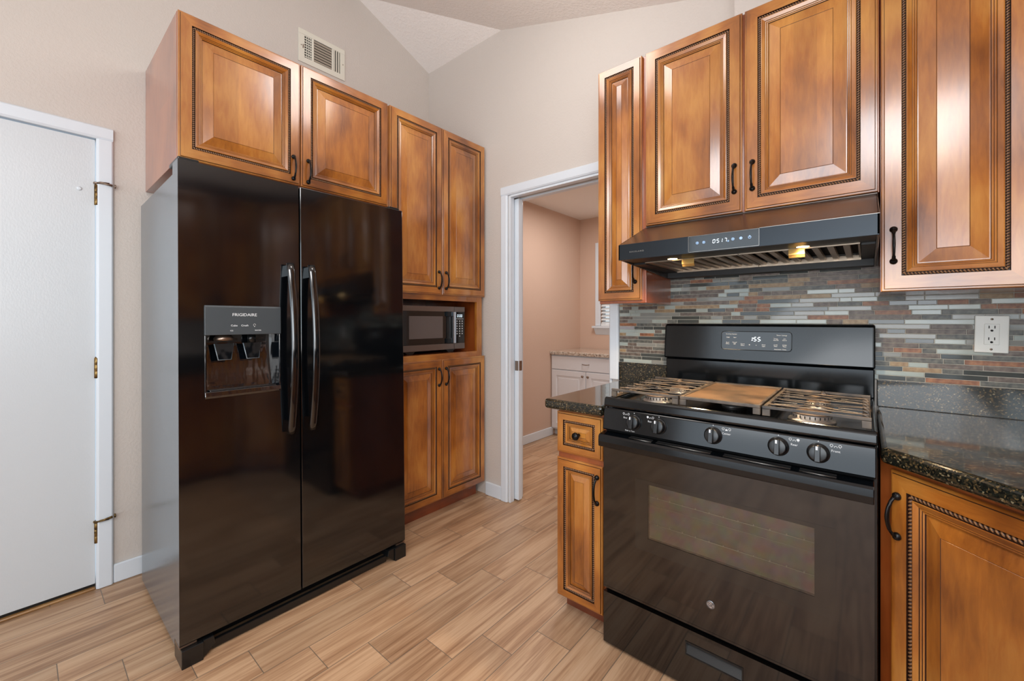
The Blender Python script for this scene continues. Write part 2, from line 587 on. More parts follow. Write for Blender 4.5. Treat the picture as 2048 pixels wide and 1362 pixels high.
wl = MB()   # left wall with the opening of the white door
wl.box(WX - 0.12, WX, FY, -0.615, 0, 3.45)
wl.box(WX - 0.12, WX, 0.232, WY + 0.12, 0, 3.45)
wl.box(WX - 0.12, WX, -0.615, 0.232, 2.005, 3.45)
struct(wl.build('wall_left', M['wall']))
wb = MB()   # back wall: two skins left of the doorway (the pocket), solid to the right
wb.box(WX, -1.78, WY, WY + 0.03, 0, 2.02)
wb.box(WX, -1.78, WY + 0.09, WY + 0.12, 0, 2.02)
wb.box(-1.045, RX + 0.12, WY, WY + 0.12, 0, 2.02)
wb.box(WX, RX + 0.12, WY, WY + 0.12, 2.02, 3.45)
struct(wb.build('wall_back', M['wall']))
wr = MB()
wr.box(RX, RX + 0.12, FY, -1.55, 0, 2.5)
wr.box(RX, RX + 0.12, -0.15, WY, 0, 2.5)
wr.box(RX, RX + 0.12, -1.55, -0.15, 0, 1.1)
wr.box(RX, RX + 0.12, -1.55, -0.15, 2.12, 2.5)
struct(wr.build('wall_right', M['wall']))
wf = MB()
wf.box(WX, -2.05, FY - 0.12, FY, 0, 3.45)
wf.box(0.92, RX + .12, FY - 0.12, FY, 0, 3.45)
wf.box(-2.05, 0.92, FY - 0.12, FY, 0, 0.35)
wf.box(-2.05, 0.92, FY - 0.12, FY, 2.5, 3.45)
struct(wf.build('wall_front', M['wall']))
ch = MB().prism([(-0.422, 2.352), (0.945, 2.352), (0.945, 2.449), (xf, 2.449), (-0.422, z2(-0.422) - 0.002)], 1.95, WY - 0.001, 'y')
struct(ch.build('wall_chase', M['wall']))

# small room behind the doorway
BX, BY = -2.50, 4.16
struct(box('wall_small_room_left', M['wall_bath'], BX - 0.1, BX, WY + 0.12, BY + 0.1, 0, 2.40))
sb = MB()
sb.box(BX, -2.235, BY, BY + 0.1, 0, 2.4)
sb.box(-1.6, -0.9, BY, BY + 0.1, 0, 2.4)
sb.box(-2.235, -1.6, BY, BY + 0.1, 0, 1.11)
sb.box(-2.235, -1.6, BY, BY + 0.1, 1.99, 2.4)
struct(sb.build('wall_small_room_back', M['wall_bath']))
struct(box('wall_small_room_right', M['wall_bath'], -0.9, -0.8, WY + 0.12, BY + 0.1, 0, 2.4))
struct(box('wall_small_room_front', M['wall_bath'], -1.03, -0.9, WY + 0.121, WY + 0.125, 0, 2.4))
struct(box('ceiling_small_room', M['ceiling'], BX - 0.1, -0.8, WY + 0.12, BY + 0.1, 2.34, 2.40))
struct(box('baseboard_small_room', M['white'], BX + 0.001, BX + 0.015, WY + 0.125, 3.60, 0.001, 0.085, bevel=0.004))

# window of the small room with its blind
w1 = MB()
cw = 0.06
w1.box(-2.296, -2.235, BY - 0.018, BY - 0.001, 1.13, 2.05)
w1.box(-1.6, -1.539, BY - 0.018, BY - 0.001, 1.13, 2.05)
w1.box(-2.235, -1.6, BY - 0.018, BY - 0.001, 1.99, 2.05)
w1.box(-2.235, -2.21, BY + 0.03, BY + 0.07, 1.11, 1.99)
w1.box(-1.625, -1.6, BY + 0.03, BY + 0.07, 1.11, 1.99)
w1.box(-2.235, -1.6, BY + 0.03, BY + 0.07, 1.96, 1.99)
w1.box(-2.235, -1.6, BY + 0.03, BY + 0.07, 1.11, 1.14)
win = struct(w1.build('window_1', M['white'], bevel=0.003))
si = MB()
si.box(-2.32, -1.51, BY - 0.055, BY + 0.03, 1.105, 1.128)
si.prism([(BY - 0.001, 1.03), (BY - 0.045, 1.104), (BY - 0.001, 1.104)], -2.30, -1.53, 'x')
si.build('window_sill', M['white'], win, bevel=0.003)
box('pane', M['glass'], -2.21, -1.625, BY + 0.048, BY + 0.052, 1.14, 1.96, win)
bl = MB()
for i in range(21):
    z = 1.165 + i * 0.038
    bl.prism([(BY - 0.012, z - 0.011), (BY - 0.010, z - 0.012), (BY + 0.022, z + 0.011), (BY + 0.020, z + 0.012)], -2.228, -1.607, 'x')
bl.box(-2.228, -1.607, BY - 0.012, BY + 0.02, 1.13, 1.15)
bl.box(-2.232, -1.603, BY - 0.014, BY + 0.025, 1.95, 1.988)
blind = tag(bl.build('window_blind', M['blind']), 'white slatted blind in the small window seen past the doorway', 'blind')

# doorway casing and pocket door
tr = MB()
CY = WY - 0.018
tr.prism([(-1.844, CY + .006), (-1.838, CY), (-1.797, CY + 0.001), (-1.787, CY + 0.007), (-1.787, WY - 0.0005), (-1.844, WY - 0.0005)], 0.001, 2.008, 'z')
tr.prism([(-1.844, 0), ], 0, 0, 'z') if False else None
tr.prism([(-1.058, CY + .006), (-1.050, CY), (-1.010, CY), (-1.003, CY + 0.006), (-1.003, WY - 0.0005), (-1.058, WY - 0.0005)], 0.877, 2.008, 'z')
tr.prism([(CY + .006, 2.068), (CY, 2.062), (CY + .001, 2.018), (CY + .007, 2.008), (WY - 0.0005, 2.008), (WY - 0.0005, 2.068)], -1.844, -1.003, 'x')
# jambs
tr.box(-1.780, -1.766, WY - 0.006, WY + 0.033, 0.001, 2.006)
tr.box(-1.780, -1.766, WY + 0.087, WY + 0.126, 0.001, 2.006)
tr.box(-1.060, -1.046, WY - 0.006, WY + 0.126, 0.001, 2.006)
tr.box(-1.766, -1.060, WY - 0.006, WY + 0.033, 1.994, 2.008)
tr.box(-1.766, -1.060, WY + 0.087, WY + 0.126, 1.994, 2.008)
struct(tr.build('trim_1', M['white'], bevel=0.002))
d2 = struct(box('door_2', M['white'], -2.44, -1.735, WY + 0.042, WY + 0.078, 0.012, 1.99, bevel=0.002))
lt = MB()
lt.box(-1.7355, -1.7335, WY + 0.045, WY + 0.075, 0.861, 0.925)
lt.box(-1.765, -1.737, WY + 0.0395, WY + 0.0418, 0.861, 0.925)
lt.lathe([(0.006, 0), (0.006, 0.002)], (-1.7335, WY + 0.06, 0.895), 'x', 14)
lt.build('latch', M['nickel'], d2, bevel=0.001)

struct(box('baseboard_back', M['white'], -1.985, -1.8445, WY - 0.014, WY - 0.0005, 0.001, 0.09, bevel=0.004))
struct(box('baseboard_left', M['white'], WX + 0.0005, WX + 0.014, 0.278, 2.04, 0.001, 0.085, bevel=0.004))

# left white door
t1 = MB()
t1.prism([(WX + 0.0005, 0.277), (WX + 0.012, 0.277), (WX + 0.018, 0.271), (WX + 0.018, 0.230), (WX + 0.012, 0.221), (WX + .0005, 0.221)], 0.001, 1.997, 'z')
t1.prism([(WX + 0.0005, 2.054), (WX + 0.012, 2.054), (WX + 0.018, 2.048), (WX + 0.018, 2.006), (WX + 0.012, 1.997), (WX + .0005, 1.997)], -0.72, 0.277, 'y')
t1.prism([(WX + 0.0005, -0.72), (WX + 0.018, -0.72), (WX + 0.018, -0.668), (WX + .0005, -0.664)], 0.001, 1.997, 'z')
t1.box(WX - 0.11, WX + 0.0, 0.2245, 0.231, 0.001, 2.0)
t1.box(WX - 0.11, WX + 0.0, -0.614, -0.606, 0.001, 2.0)
t1.box(WX - 0.11, WX + 0.0, -0.6, 0.22, 1.998, 2.004)
struct(t1.build('trim_2', M['white'], bevel=0.002))
d1 = struct(box('door_1', M['white_door'], WX - 0.036, WX + 0.001, -0.600, 0.2195, 0.024, 1.991, bevel=0.0015))
box('gap_strip', M['black_line'], WX - 0.03, WX - 0.004, -0.6, 0.2195, 0.012, 0.024, d1)  # black strip filling the gap below the door
for hz, stop in ((1.747, 1), (0.98, 0), (0.25, -1)):
    h = MB()
    h.lathe([(0.006, -0.045), (0.0075, -0.044), (0.0075, -0.016), (0.0068, -0.015), (0.0075, -0.014), (0.0075, 0.014), (0.0068, 0.015), (0.0075, 0.016), (0.0075, 0.044), (0.005, 0.046), (0.004, 0.05)], (WX + 0.008, 0.2225, hz), 'z', 14)
    hg = h.build('hinge', M['brass'], d1)
    if stop:
        a = MB()
        zz = hz + (0.052 if stop > 0 else 0.05)
        a.lathe([(0.010, -0.004), (0.011, 0), (0.010, 0.004)], (WX + 0.008, 0.2225, zz), 'z', 14)
        a.tube([(WX + 0.012, 0.224, zz), (WX + 0.024, 0.245, zz + (0.001 if stop > 0 else 0.004)), (WX + 0.03, 0.272, zz + (-.004 if stop > 0 else 0.010))], [0.004, 0.004, 0.0055], 0, 10)
        a.lathe([(0.006, 0), (0.009, .002), (0.009, 0.006)], (WX + 0.022, 0.2775, zz + (-.004 if stop > 0 else .010)), 'y', 12)
        a.tube([(WX + 0.012, 0.222, zz), (WX + 0.030, 0.232, zz + .003), (WX + 0.03, 0.262, zz + .004)], 0.0028, 0, 8)
        a.build('door_stop', M['brass'] if stop < 0 else M['nickel'], hg)
bp = MB()
bp.lathe([(0.006, 0), (0.0085, 0.001), (0.0085, 0.003), (0.004, 0.006)], (WX + 0.001, 0.170, 1.765), 'x', 14)
bp.build('bumper', M['white'], d1)
struct(box('trim_3', M['sill_wood'], WX - 0.12, WX + 0.012, -0.606, 0.22, 0.0005, 0.011, bevel=0.004))

# plain frames of the two unseen windows
for nm, pts in (('window_2', ('x', RX + 0.03, -1.55, -0.15, 1.1, 2.12)), ('window_3', ('y', FY - 0.07, -2.05, 0.92, 0.35, 2.5))):
    ax, p, a0, a1, b0, b1 = pts
    f = MB()
    def bb(a, b, c, d):
        if ax == 'x': f.box(p, p + 0.04, a, b, c, d)
        else: f.box(a, b, p, p + 0.04, c, d)
    bb(a0, a0 + .05, b0, b1); bb(a1 - .05, a1, b0, b1); bb(a0, a1, b0, b0 + .05); bb(a0, a1, b1 - .05, b1)
    bb((a0 + a1) / 2 - .025, (a0 + a1) / 2 + .025, b0, b1)
    struct(f.build(nm, M['white']))

# ------------------------------------------------------------------ cabinet doors
DM = [M['wood'], M['wood_h'], M['glaze'], M['rope']]


def raised(mb, x0, x1, z0, z1, stile=0.0425, k=1.0, bw=0.033, gw=0.0105):
    """raised-panel front with a grooved frame; front faces -y, face plane y = 0, back y = 0.02"""
    # (inset, y, frame piece?, material of the strip that follows: 0 wood, 2 glaze)
    R = [(0.0, 0.020, 1, 0), (0.0, 0.0065, 1, 0), (0.002, 0.0045, 1, 0), (0.0065, 0.0042, 1, 2), (0.0075, 0.0010, 1, 0), (0.0085, 0.0, 1, 0)]
    s = stile
    g = s + gw
    R += [(s, 0.0, 1, 2), (s + 0.0008, 0.006, 1, 2), (g, 0.006, 1, 2), (g + 0.0005, 0.0006, 1, 0), (g + 0.0025 * k, 0.0, 1, 0)]
    R += [(g + 0.0125 * k, 0.0045, 1, 2), (g + 0.0133 * k, 0.0060, 1, 0), (g + 0.0155 * k, 0.0050, 1, 0), (g + 0.0178 * k, 0.0062, 1, 2), (g + 0.0186 * k, 0.0075, 1, 0), (g + 0.0205 * k, 0.0066, 1, 0), (g + 0.0228 * k, 0.0080, 1, 2), (g + 0.0240 * k, 0.0112, 0, 0)]
    b = g + 0.0265 * k
    R += [(b, 0.0110, 0, 0), (b + bw, 0.0030, 0, 2), (b + bw + 0.0009, 0.0036, 0, 0), (b + bw + 0.0018, 0.0026, 0, 0)]
    rect = lambda i, y: [(x0 + i, y, z0 + i), (x1 - i, y, z0 + i), (x1 - i, y, z1 - i), (x0 + i, y, z1 - i)]
    for q in range(len(R) - 1):
        i, y, fr, m = R[q]; i2, y2, _, _ = R[q + 1]
        A, B = rect(i, y), rect(i2, y2)
        for e in range(4):
            g = (e + 1) % 4
            mm = m if m else (1 if (fr and e in (0, 2)) else 0)
            mb.quad([A[e], A[g], B[g], B[e]], mm)
    i, y = R[-1][0], R[-1][1]
    mb.quad(rect(i, y), 0)
    mb.quad(rect(0, 0.020), 0)
    return s


def rope(x0, x1, z0, z1, stile, parent, gw=0.0105, P=0.0078):
    """twisted rope bead lying in the groove of a raised front"""
    mb = MB()
    c = stile + gw / 2 + 0.0002
    r = gw * 0.46
    ax, bx, az, bz = x0 + c, x1 - c, z0 + c, z1 - c
    for (p, q) in (((ax, az), (bx, az)), ((bx, az), (bx, bz)), ((bx, bz), (ax, bz)), ((ax, bz), (ax, az))):
        L = math.hypot(q[0] - p[0], q[1] - p[1])
        n = max(4, int(L / P * 6))
        d = ((q[0] - p[0]) / L, (q[1] - p[1]) / L)
        nx = (-d[1], d[0])
        i0 = len(mb.v)
        K = 7
        for i in range(n + 1):
            s = L * i / n
            for k in range(K):
                th = pi * k / (K - 1)
                ph = th * 1.6 - 2 * pi * s / P
                rr = r * (0.86 + 0.20 * cos(ph))
                e = cos(th) * rr
                mb.v.append((p[0] + d[0] * s + nx[0] * e, 0.0062 - sin(th) * rr * 1.05, p[1] + d[1] * s + nx[1] * e))
        for i in range(n):
            for k in range(K - 1):
                mb.f.append((i0 + i * K + k, i0 + i * K + k + 1, i0 + (i + 1) * K + k + 1, i0 + (i + 1) * K + k))
                ph = pi * (k + .5) / (K - 1) * 1.6 - 2 * pi * L * (i + .5) / n / P
                mb.mi.append(0 if cos(ph) > 0.0 else 1); mb.sm.append(True)
    return mb.build('rope_moulding', [M['rope'], M['glaze']], parent)


def pull(x, z, parent, L=0.098, y=0.0):
    """bowed bar pull with round feet, upright, standing on the face y"""
    mb = MB()
    path, rad = [], []
    for i in range(17):
        s = -1 + i / 8
        path.append((x, y - 0.007 - 0.021 * (1 - s * s) ** 0.75, z + s * L / 2))
        rad.append(0.0034 + 0.0014 * (1 - abs(s)) + (0.0012 if abs(s) > 0.9 else 0))
    mb.tube(path, rad, 0, 10, flat=(1.25, 0.85))
    for s in (-1, 1):
        mb.lathe([(0.0095, -0.0002), (0.0098, -0.003), (0.0085, -0.007), (0.004, -0.0105), (0.0, -0.011)], (x, y, z + s * L / 2), 'y', 16)
    return mb.build('handle', M['bronze'], parent)


def cab_door(parent, x0, x1, z0, z1, hx, hz, y=-0.02, stile=0.0425, k=1.0, bw=0.033, gw=0.0105, P=0.0078, name='door', knob=False):
    mb = MB()
    raised(mb, x0, x1, z0, z1, stile, k, bw, gw)
    d = mb.build(name, DM, parent, (0, y, 0))
    rope(x0, x1, z0, z1, stile, d, gw, P)
    if knob:
        kb = MB()
        kb.lathe([(0.007, 0.003), (0.007, -0.002), (0.005, -0.006), (0.005, -0.012), (0.011, -0.016), (0.0155, -0.022), (0.014, -0.028), (0.008, -0.032), (0.0, -0.033)], (hx, 0, hz), 'y', 20)
        kb.build('knob', M['bronze'], d)
    elif hx is not None:
        pull(hx, hz, d)
    return d


CABM = [M['wood_box'], M['wood'], M['dark'], M['wood_h']]

# --- cabinet over the refrigerator (left wall, faces +x)
c1 = thing('wall_cabinet', 'two-door stained maple cabinet with rope trim hung above the black refrigerator', 'cabinet', (-2.005, 0.389, 1.80), 90)
b = MB()
b.box(0, 0.912, 0.0, 0.603, 0, 0.573, 0)
b.build('cabinet_box', CABM, c1, bevel=0.001)
cab_door(c1, 0.001, 0.449, 0.011, 0.572, 0.418, 0.085)
cab_door(c1, 0.453, 0.911, 0.011, 0.572, 0.484, 0.085)

# --- tall pantry
c2 = thing('pantry_cabinet', 'tall four-door stained maple pantry with open microwave niche beside the refrigerator', 'cabinet', (-2.005, 1.306, 0), 90)
b = MB()
PW = 0.741
b.box(0, 0.018, 0.02, 0.603, 0.085, 2.372, 0)
b.box(PW - 0.018, PW, 0.02, 0.603, 0.085, 2.372, 0)
b.box(0.018, PW - 0.018, 0.59, 0.603, 0.085, 2.372, 0)
b.box(0.018, PW - 0.018, 0.02, 0.59, 1.318, 2.372, 0)
b.box(0.018, PW - 0.018, 0.02, 0.59, 0.085, 0.984, 0)
# face frame
b.box(0, 0.045, 0, 0.02, 0.085, 2.372, 1)
b.box(PW - 0.048, PW, 0, 0.02, 0.085, 2.372, 1)
b.box(0.045, PW - 0.048, 0, 0.02, 1.314, 2.372, 3)
b.box(0.045, PW - 0.048, 0, 0.02, 0.085, 0.985, 3)
b.build('cabinet_box', CABM, c2, bevel=0.001)
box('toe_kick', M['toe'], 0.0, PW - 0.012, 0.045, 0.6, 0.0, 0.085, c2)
cab_door(c2, 0.008, 0.376, 1.349, 2.373, 0.350, 1.437)
cab_door(c2, 0.380, 0.753, 1.349, 2.373, 0.406, 1.437)
cab_door(c2, 0.008, 0.376, 0.092, 0.950, 0.350, 0.845)
cab_door(c2, 0.380, 0.753, 0.092, 0.950, 0.406, 0.845)

# --- narrow upper cabinet left of the hood
c3 = thing('wall_cabinet', 'narrow single-door stained maple wall cabinet left of the range hood', 'cabinet', (-0.955, 1.767, 1.268), 0)
b = MB()
b.box(0.0, 0.225, 0, 0.30, 0, 1.077, 0)
b.build('cabinet_box', CABM, c3, bevel=0.002)
cab_door(c3, 0.0, 0.211, 0.013, 1.076, 0.183, 0.142, stile=0.035, k=0.95, bw=0.023, gw=0.0095)

# --- cabinet over the hood
c4 = thing('wall_cabinet', 'wide two-door stained maple wall cabinet directly above the range hood', 'cabinet', (-0.729, 1.767, 1.599), 0)
b = MB()
b.box(0.0, 0.762, 0, 0.30, 0, 0.746, 0)
b.build('cabinet_box', CABM, c4, bevel=0.001)
cab_door(c4, 0.003, 0.376, 0.0, 0.745, 0.350, 0.127)
cab_door(c4, 0.384, 0.759, 0.0, 0.745, 0.410, 0.127)

# --- single-door cabinet right of the hood
c5 = thing('wall_cabinet', 'single-door stained maple wall cabinet above the white outlet right of the hood', 'cabinet', (0.035, 1.767, 1.281), 0)
b = MB()
b.box(0.0, 0.3155, 0, 0.30, 0, 1.064, 0)
b.build('cabinet_box', CABM, c5, bevel=0.001)
cab_door(c5, 0.002, 0.314, 0.001, 1.063, 0.0305, 0.142, stile=0.0465, k=1.05, bw=0.037)

# --- diagonal corner wall cabinet
r2 = math.sqrt(0.5)
ox, oy = 0.3520, 1.767
c10 = thing('corner_wall_cabinet', 'diagonal corner wall cabinet right of the single-door cabinet', 'cabinet', (ox, oy, 1.281), -45)


def dloc(x, y):   # world to the 45 degree local frame
    dx, dy = x - ox, y - oy
    return (dx * r2 - dy * r2, dx * r2 + dy * r2)


b = MB()
poly = [dloc(0.3520, 1.767), dloc(0.3520, 2.062), dloc(0.94, 2.062), dloc(0.94, 1.46), dloc(0.6590, 1.46)]
b.prism(poly, 0, 1.064, 'z', 0)
b.build('cabinet_box', CABM, c10, bevel=0.001)
cab_door(c10, 0.012, 0.415, 0.001, 1.063, 0.045, 0.142)

# --- narrow base cabinet left of the range
c6 = thing('base_cabinet', 'narrow stained maple base cabinet with one drawer and door left of the range', 'cabinet', (-0.966, 1.44, 0), 0)
b = MB()
b.box(0.0, 0.2235, 0, 0.60, 0.064, 0.8335, 0)
b.build('cabinet_box', CABM, c6, bevel=0.001)
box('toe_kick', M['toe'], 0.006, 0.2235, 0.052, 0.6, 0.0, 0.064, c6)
cab_door(c6, 0.002, 0.208, 0.658, 0.822, 0.105, 0.740, stile=0.031, k=0.65, bw=0.013, name='drawer', knob=True)
cab_door(c6, 0.002, 0.208, 0.074, 0.636, 0.187, 0.545, stile=0.033, k=0.65, bw=0.020)

# --- diagonal base corner cabinet
ox, oy = 0.044 + 0.0141, 1.406 + 0.0141
c7 = thing('corner_base_cabinet', 'diagonal corner base cabinet with a big stained maple door right of the range', 'cabinet', (ox, oy, 0), -45)
b = MB()
poly = [dloc(0.029, 1.449), dloc(0.029, 2.05), dloc(0.93, 2.05), dloc(0.93, 1.148), dloc(0.33, 1.148)]
b.prism(poly, 0.064, 0.8335, 'z', 0)
b.build('cabinet_box', CABM, c7, bevel=0.001)
b = MB()
b.prism([dloc(0.05, 1.50), dloc(0.05, 2.0), dloc(0.9, 2.0), dloc(0.9, 1.18), dloc(0.37, 1.18)], 0.0, 0.064, 'z')
b.build('toe_kick', M['toe'], c7)
cab_door(c7, 0.0, 0.395, 0.074, 0.820, 0.022, 0.712, gw=0.012, P=0.009)

# --- base cabinet of the right-hand run (next to the corner)
c8 = thing('base_cabinet', 'stained maple base cabinet under the right-hand worktop run', 'cabinet', (0.352, 1.146, 0), -90)
b = MB()
b.box(0.0, 2.0, 0, 0.578, 0.064, 0.8335, 0)
b.build('cabinet_box', CABM, c8, bevel=0.001)
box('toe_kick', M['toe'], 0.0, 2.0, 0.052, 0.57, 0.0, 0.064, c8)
for i in range(4):
    cab_door(c8, 0.01 + i * 0.497, 0.50 + i * 0.497, 0.074, 0.822, (0.46 if i % 2 == 0 else 0.05) + i * 0.497, 0.72)

# --- wall cabinet on the right-hand wall, mirrored in the refrigerator door
c9 = thing('wall_cabinet', 'two-door stained maple wall cabinet on the right-hand wall beside the corner', 'cabinet', (0.648, 1.445, 1.281), -90)
b = MB()
b.box(0.0, 0.76, 0, 0.295, 0, 1.064, 0)
b.build('cabinet_box', CABM, c9, bevel=0.001)
cab_door(c9, 0.003, 0.376, 0.001, 1.063, 0.350, 0.142)
cab_door(c9, 0.384, 0.757, 0.001, 1.063, 0.410, 0.142)

# ------------------------------------------------------------------ worktops
wt = thing('granite_worktop', 'short piece of dark speckled granite worktop left of the range', 'worktop', (-0.87, 1.7, 0.834))
b = MB()
b.box(-0.132, 0.129, -0.315, 0.358, 0, 0.040)
b.build('slab', M['granite'], wt, bevel=0.012, bseg=4)
b = MB().box(-0.128, 0.129, 0.3535, 0.3735, 0.0402, 0.138)
b.build('upstand', M['granite'], wt, bevel=0.002)
wt2 = thing('granite_worktop', 'dark speckled granite corner worktop right of the range', 'worktop', (0.5, 1.5, 0.834))
b = MB()
b.prism([(-0.471, 0.555), (-0.471, -0.104), (-0.172, -0.403), (-0.172, -2.38), (0.444, -2.38), (0.444, 0.555)], 0, 0.040, 'z')
b.build('slab', M['granite'], wt2, bevel=0.012, bseg=4)
b = MB().box(-0.468, 0.424, 0.5535, 0.5735, 0.0402, 0.138).box(0.426, 0.446, -2.38, 0.5735, 0.0402, 0.138)
b.build('upstand', M['granite'], wt2, bevel=0.002)

# ------------------------------------------------------------------ mosaic backsplash
b = MB()
TY = 2.0655


def mosaic(mb, x0, x1, z0, z1):
    row = 0.0171
    z = z0
    while z < z1 - 0.004:
        zt = min(z + row - 0.0019, z1)
        x = x0 - rnd.random() * 0.08
        while x < x1:
            L = rnd.choice((0.036, 0.05, 0.05, 0.075, 0.075, 0.10, 0.10, 0.13, 0.15, 0.20))
            a, c = max(x, x0), min(x + L - 0.0019, x1)
            if c - a > 0.006:
                m = rnd.choices(range(1, 9), TILE_W)[0]
                y = TY + rnd.uniform(-0.0006, 0.0006)
                e = 0.0008
                A = [(a, y + e, z), (c, y + e, z), (c, y + e, zt), (a, y + e, zt)]
                Bq = [(a + e, y, z + e), (c - e, y, z + e), (c - e, y, zt - e), (a + e, y, zt - e)]
                Cq = [(p[0], 2.069, p[2]) for p in A]
                mb.quad(Bq, m)
                for q in range(4):
                    g = (q + 1) % 4
                    mb.quad([A[q], A[g], Bq[g], Bq[q]], m)
                    mb.quad([Cq[q], Cq[g], A[g], A[q]], m)
            x += L
        z += row


b.box(-1.0, 0.945, 2.0672, 2.0745, 0.972, 1.400, 0)
mosaic(b, -0.999, 0.944, 0.9735, 1.40)
tag(b.build('tile_backsplash', [M['grout']] + TILES), 'mosaic backsplash of thin glass and slate strips behind the range', 'backsplash')

# ------------------------------------------------------------------ outlet
ol = thing('wall_outlet', 'white double socket outlet on the mosaic backsplash at the right', 'outlet', (0.3145, 2.0645, 1.146))
ol.rotation_euler = (0, radians(1.2), 0)
box('cover_plate', M['white_plastic'], -0.038, 0.038, -0.006, 0.0, -0.061, 0.061, ol, bevel=0.0025)
rc = box('receptacle', M['white_plastic'], -0.0168, 0.0168, -0.0085, -0.006, -0.034, 0.034, ol, bevel=0.001)
b = MB()
for s in (-1, 1):
    b.box(-0.0075, -0.0052, -0.0089, -0.0084, s * 0.019 + 0.000, s * 0.019 + 0.009)
    b.box(0.0052, 0.0075, -0.0089, -0.0084, s * 0.019 + 0.000, s * 0.019 + 0.009)
    b.lathe([(0.0034, -0.0089), (0.0034, -0.0084)], (0, 0, s * 0.019 - 0.007), 'y', 14)
b.build('socket_slots', M['dark'], rc)
for s in (-1, 1):
    b = MB()
    b.lathe([(0.0035, -0.0061), (0.0030, -0.0072), (0.0, -0.0073)], (0, 0, s * 0.0495), 'y', 12)
    b.build('screw', M['nickel'], ol)

# ------------------------------------------------------------------ air vent
av = thing('air_vent', 'ivory metal air register on the wall above the refrigerator cabinet', 'vent', (WX + 0.0005, 1.087, 2.757), 90)
av.rotation_euler = (radians(0), 0, radians(90))
VW, VH = 0.293, 0.200
b = MB()
fr_ = 0.030
b.box(0, VW, -0.008, 0, 0, fr_ + .004); b.box(0, VW, -0.008, 0, VH - fr_, VH)
b.box(0, 0.036, -0.008, 0, fr_, VH - fr_); b.box(VW - 0.032, VW, -0.008, 0, fr_, VH - fr_)
b.box(0.078, 0.092, -0.009, 0, fr_, VH - fr_); b.box(0.206, 0.216, -0.009, 0, fr_, VH - fr_)
b.build('vent_frame', M['vent_paint'], av, bevel=0.002)
box('duct_shade', M['dark'], 0.03, VW - 0.03, -0.0012, -0.0002, fr_, VH - fr_, av)  # flat dark sheet painted as the shade inside the duct
b = MB()
for i in range(8):
    z = fr_ + 0.008 + i * 0.0168
    b.prism([(-0.0075, z + 0.0070), (-0.0070, z + 0.0088), (-0.0015, z + 0.0022), (-0.0015, z + 0.0004)], 0.092, 0.206, 'x')
b.build('louvre_blades', plain('tan_louvre_enamel', (176, 164, 148), 0.5), av)  # blades a darker tan than the ivory frame
b = MB()
for i in range(3):
    b.box(0.046 + i * 0.011, 0.049 + i * 0.011, -0.007, -0.0015, fr_, VH - fr_)
for i in range(9):
    z = fr_ + 0.010 + i * 0.0155
    b.box(0.036, 0.078, -0.0066, -0.0018, z, z + 0.0045)
b.build('grid', M['vent_paint'], av)
b = MB()
for i in range(3):
    b.prism([(0.217 + i * 0.0145, -0.0075), (0.2225 + i * 0.0145, -0.0078), (0.2295 + i * 0.0145, -0.002), (0.225 + i * 0.0145, -0.002)], fr_, VH - fr_, 'z')
b.build('side_louvre', M['vent_paint'], av)
for x in (0.016, VW - 0.014):
    b = MB()
    b.lathe([(0.0035, -0.0078), (0.003, -0.0092), (0, -0.0093)], (x, 0, VH / 2), 'y', 10)
    b.build('screw', M['nickel'], av)
box('lever', M['nickel'], 0.024, 0.027, -0.014, -0.0078, 0.085, 0.105, av)

# ------------------------------------------------------------------ refrigerator
RF = thing('refrigerator', 'glossy black side-by-side refrigerator with an ice and water dispenser', 'refrigerator', (-1.785, 0.354, 0.0), 90)
RF.rotation_euler = (radians(-0.85), 0, radians(90))
FW = 0.915
b = MB()
b.box(0.004, FW - 0.004, 0.082, 0.70, 0.034, 1.722)
b.build('cabinet_shell', M['fridge_side'], RF, bevel=0.004)
box('door_gasket', M['black_line'], 0.012, FW - 0.012, 0.075, 0.083, 0.09, 1.74, RF)
# freezer door with dispenser opening
DZ0, DZ1 = 0.076, 1.752
hx0, hx1, hz0, hz1 = 0.080, 0.322, 0.922, 1.138
b = MB()
X = [0.0, hx0, hx1, 0.402]; Z = [DZ0, hz0, hz1, DZ1]
for i in range(3):
    for j_ in range(3):
        if i == 1 and j_ == 1: continue
        b.quad([(X[i], 0, Z[j_]), (X[i + 1], 0, Z[j_]), (X[i + 1], 0, Z[j_ + 1]), (X[i], 0, Z[j_ + 1])])
b.quad([(0, 0.075, DZ0), (0.402, 0.075, DZ0), (0.402, 0.075, DZ1), (0, 0.075, DZ1)])
b.quad([(0, 0, DZ0), (0, 0.075, DZ0), (0, 0.075, DZ1), (0, 0, DZ1)], 1)
b.quad([(0.402, 0, DZ0), (0.402, 0.075, DZ0), (0.402, 0.075, DZ1), (0.402, 0, DZ1)])
b.quad([(0, 0, DZ1), (0.402, 0, DZ1), (0.402, 0.075, DZ1), (0, 0.075, DZ1)])
b.quad([(0, 0, DZ0), (0.402, 0, DZ0), (0.402, 0.075, DZ0), (0, 0.075, DZ0)])
fd = b.build('freezer_door', [M['fridge'], M['fridge_side']], RF)
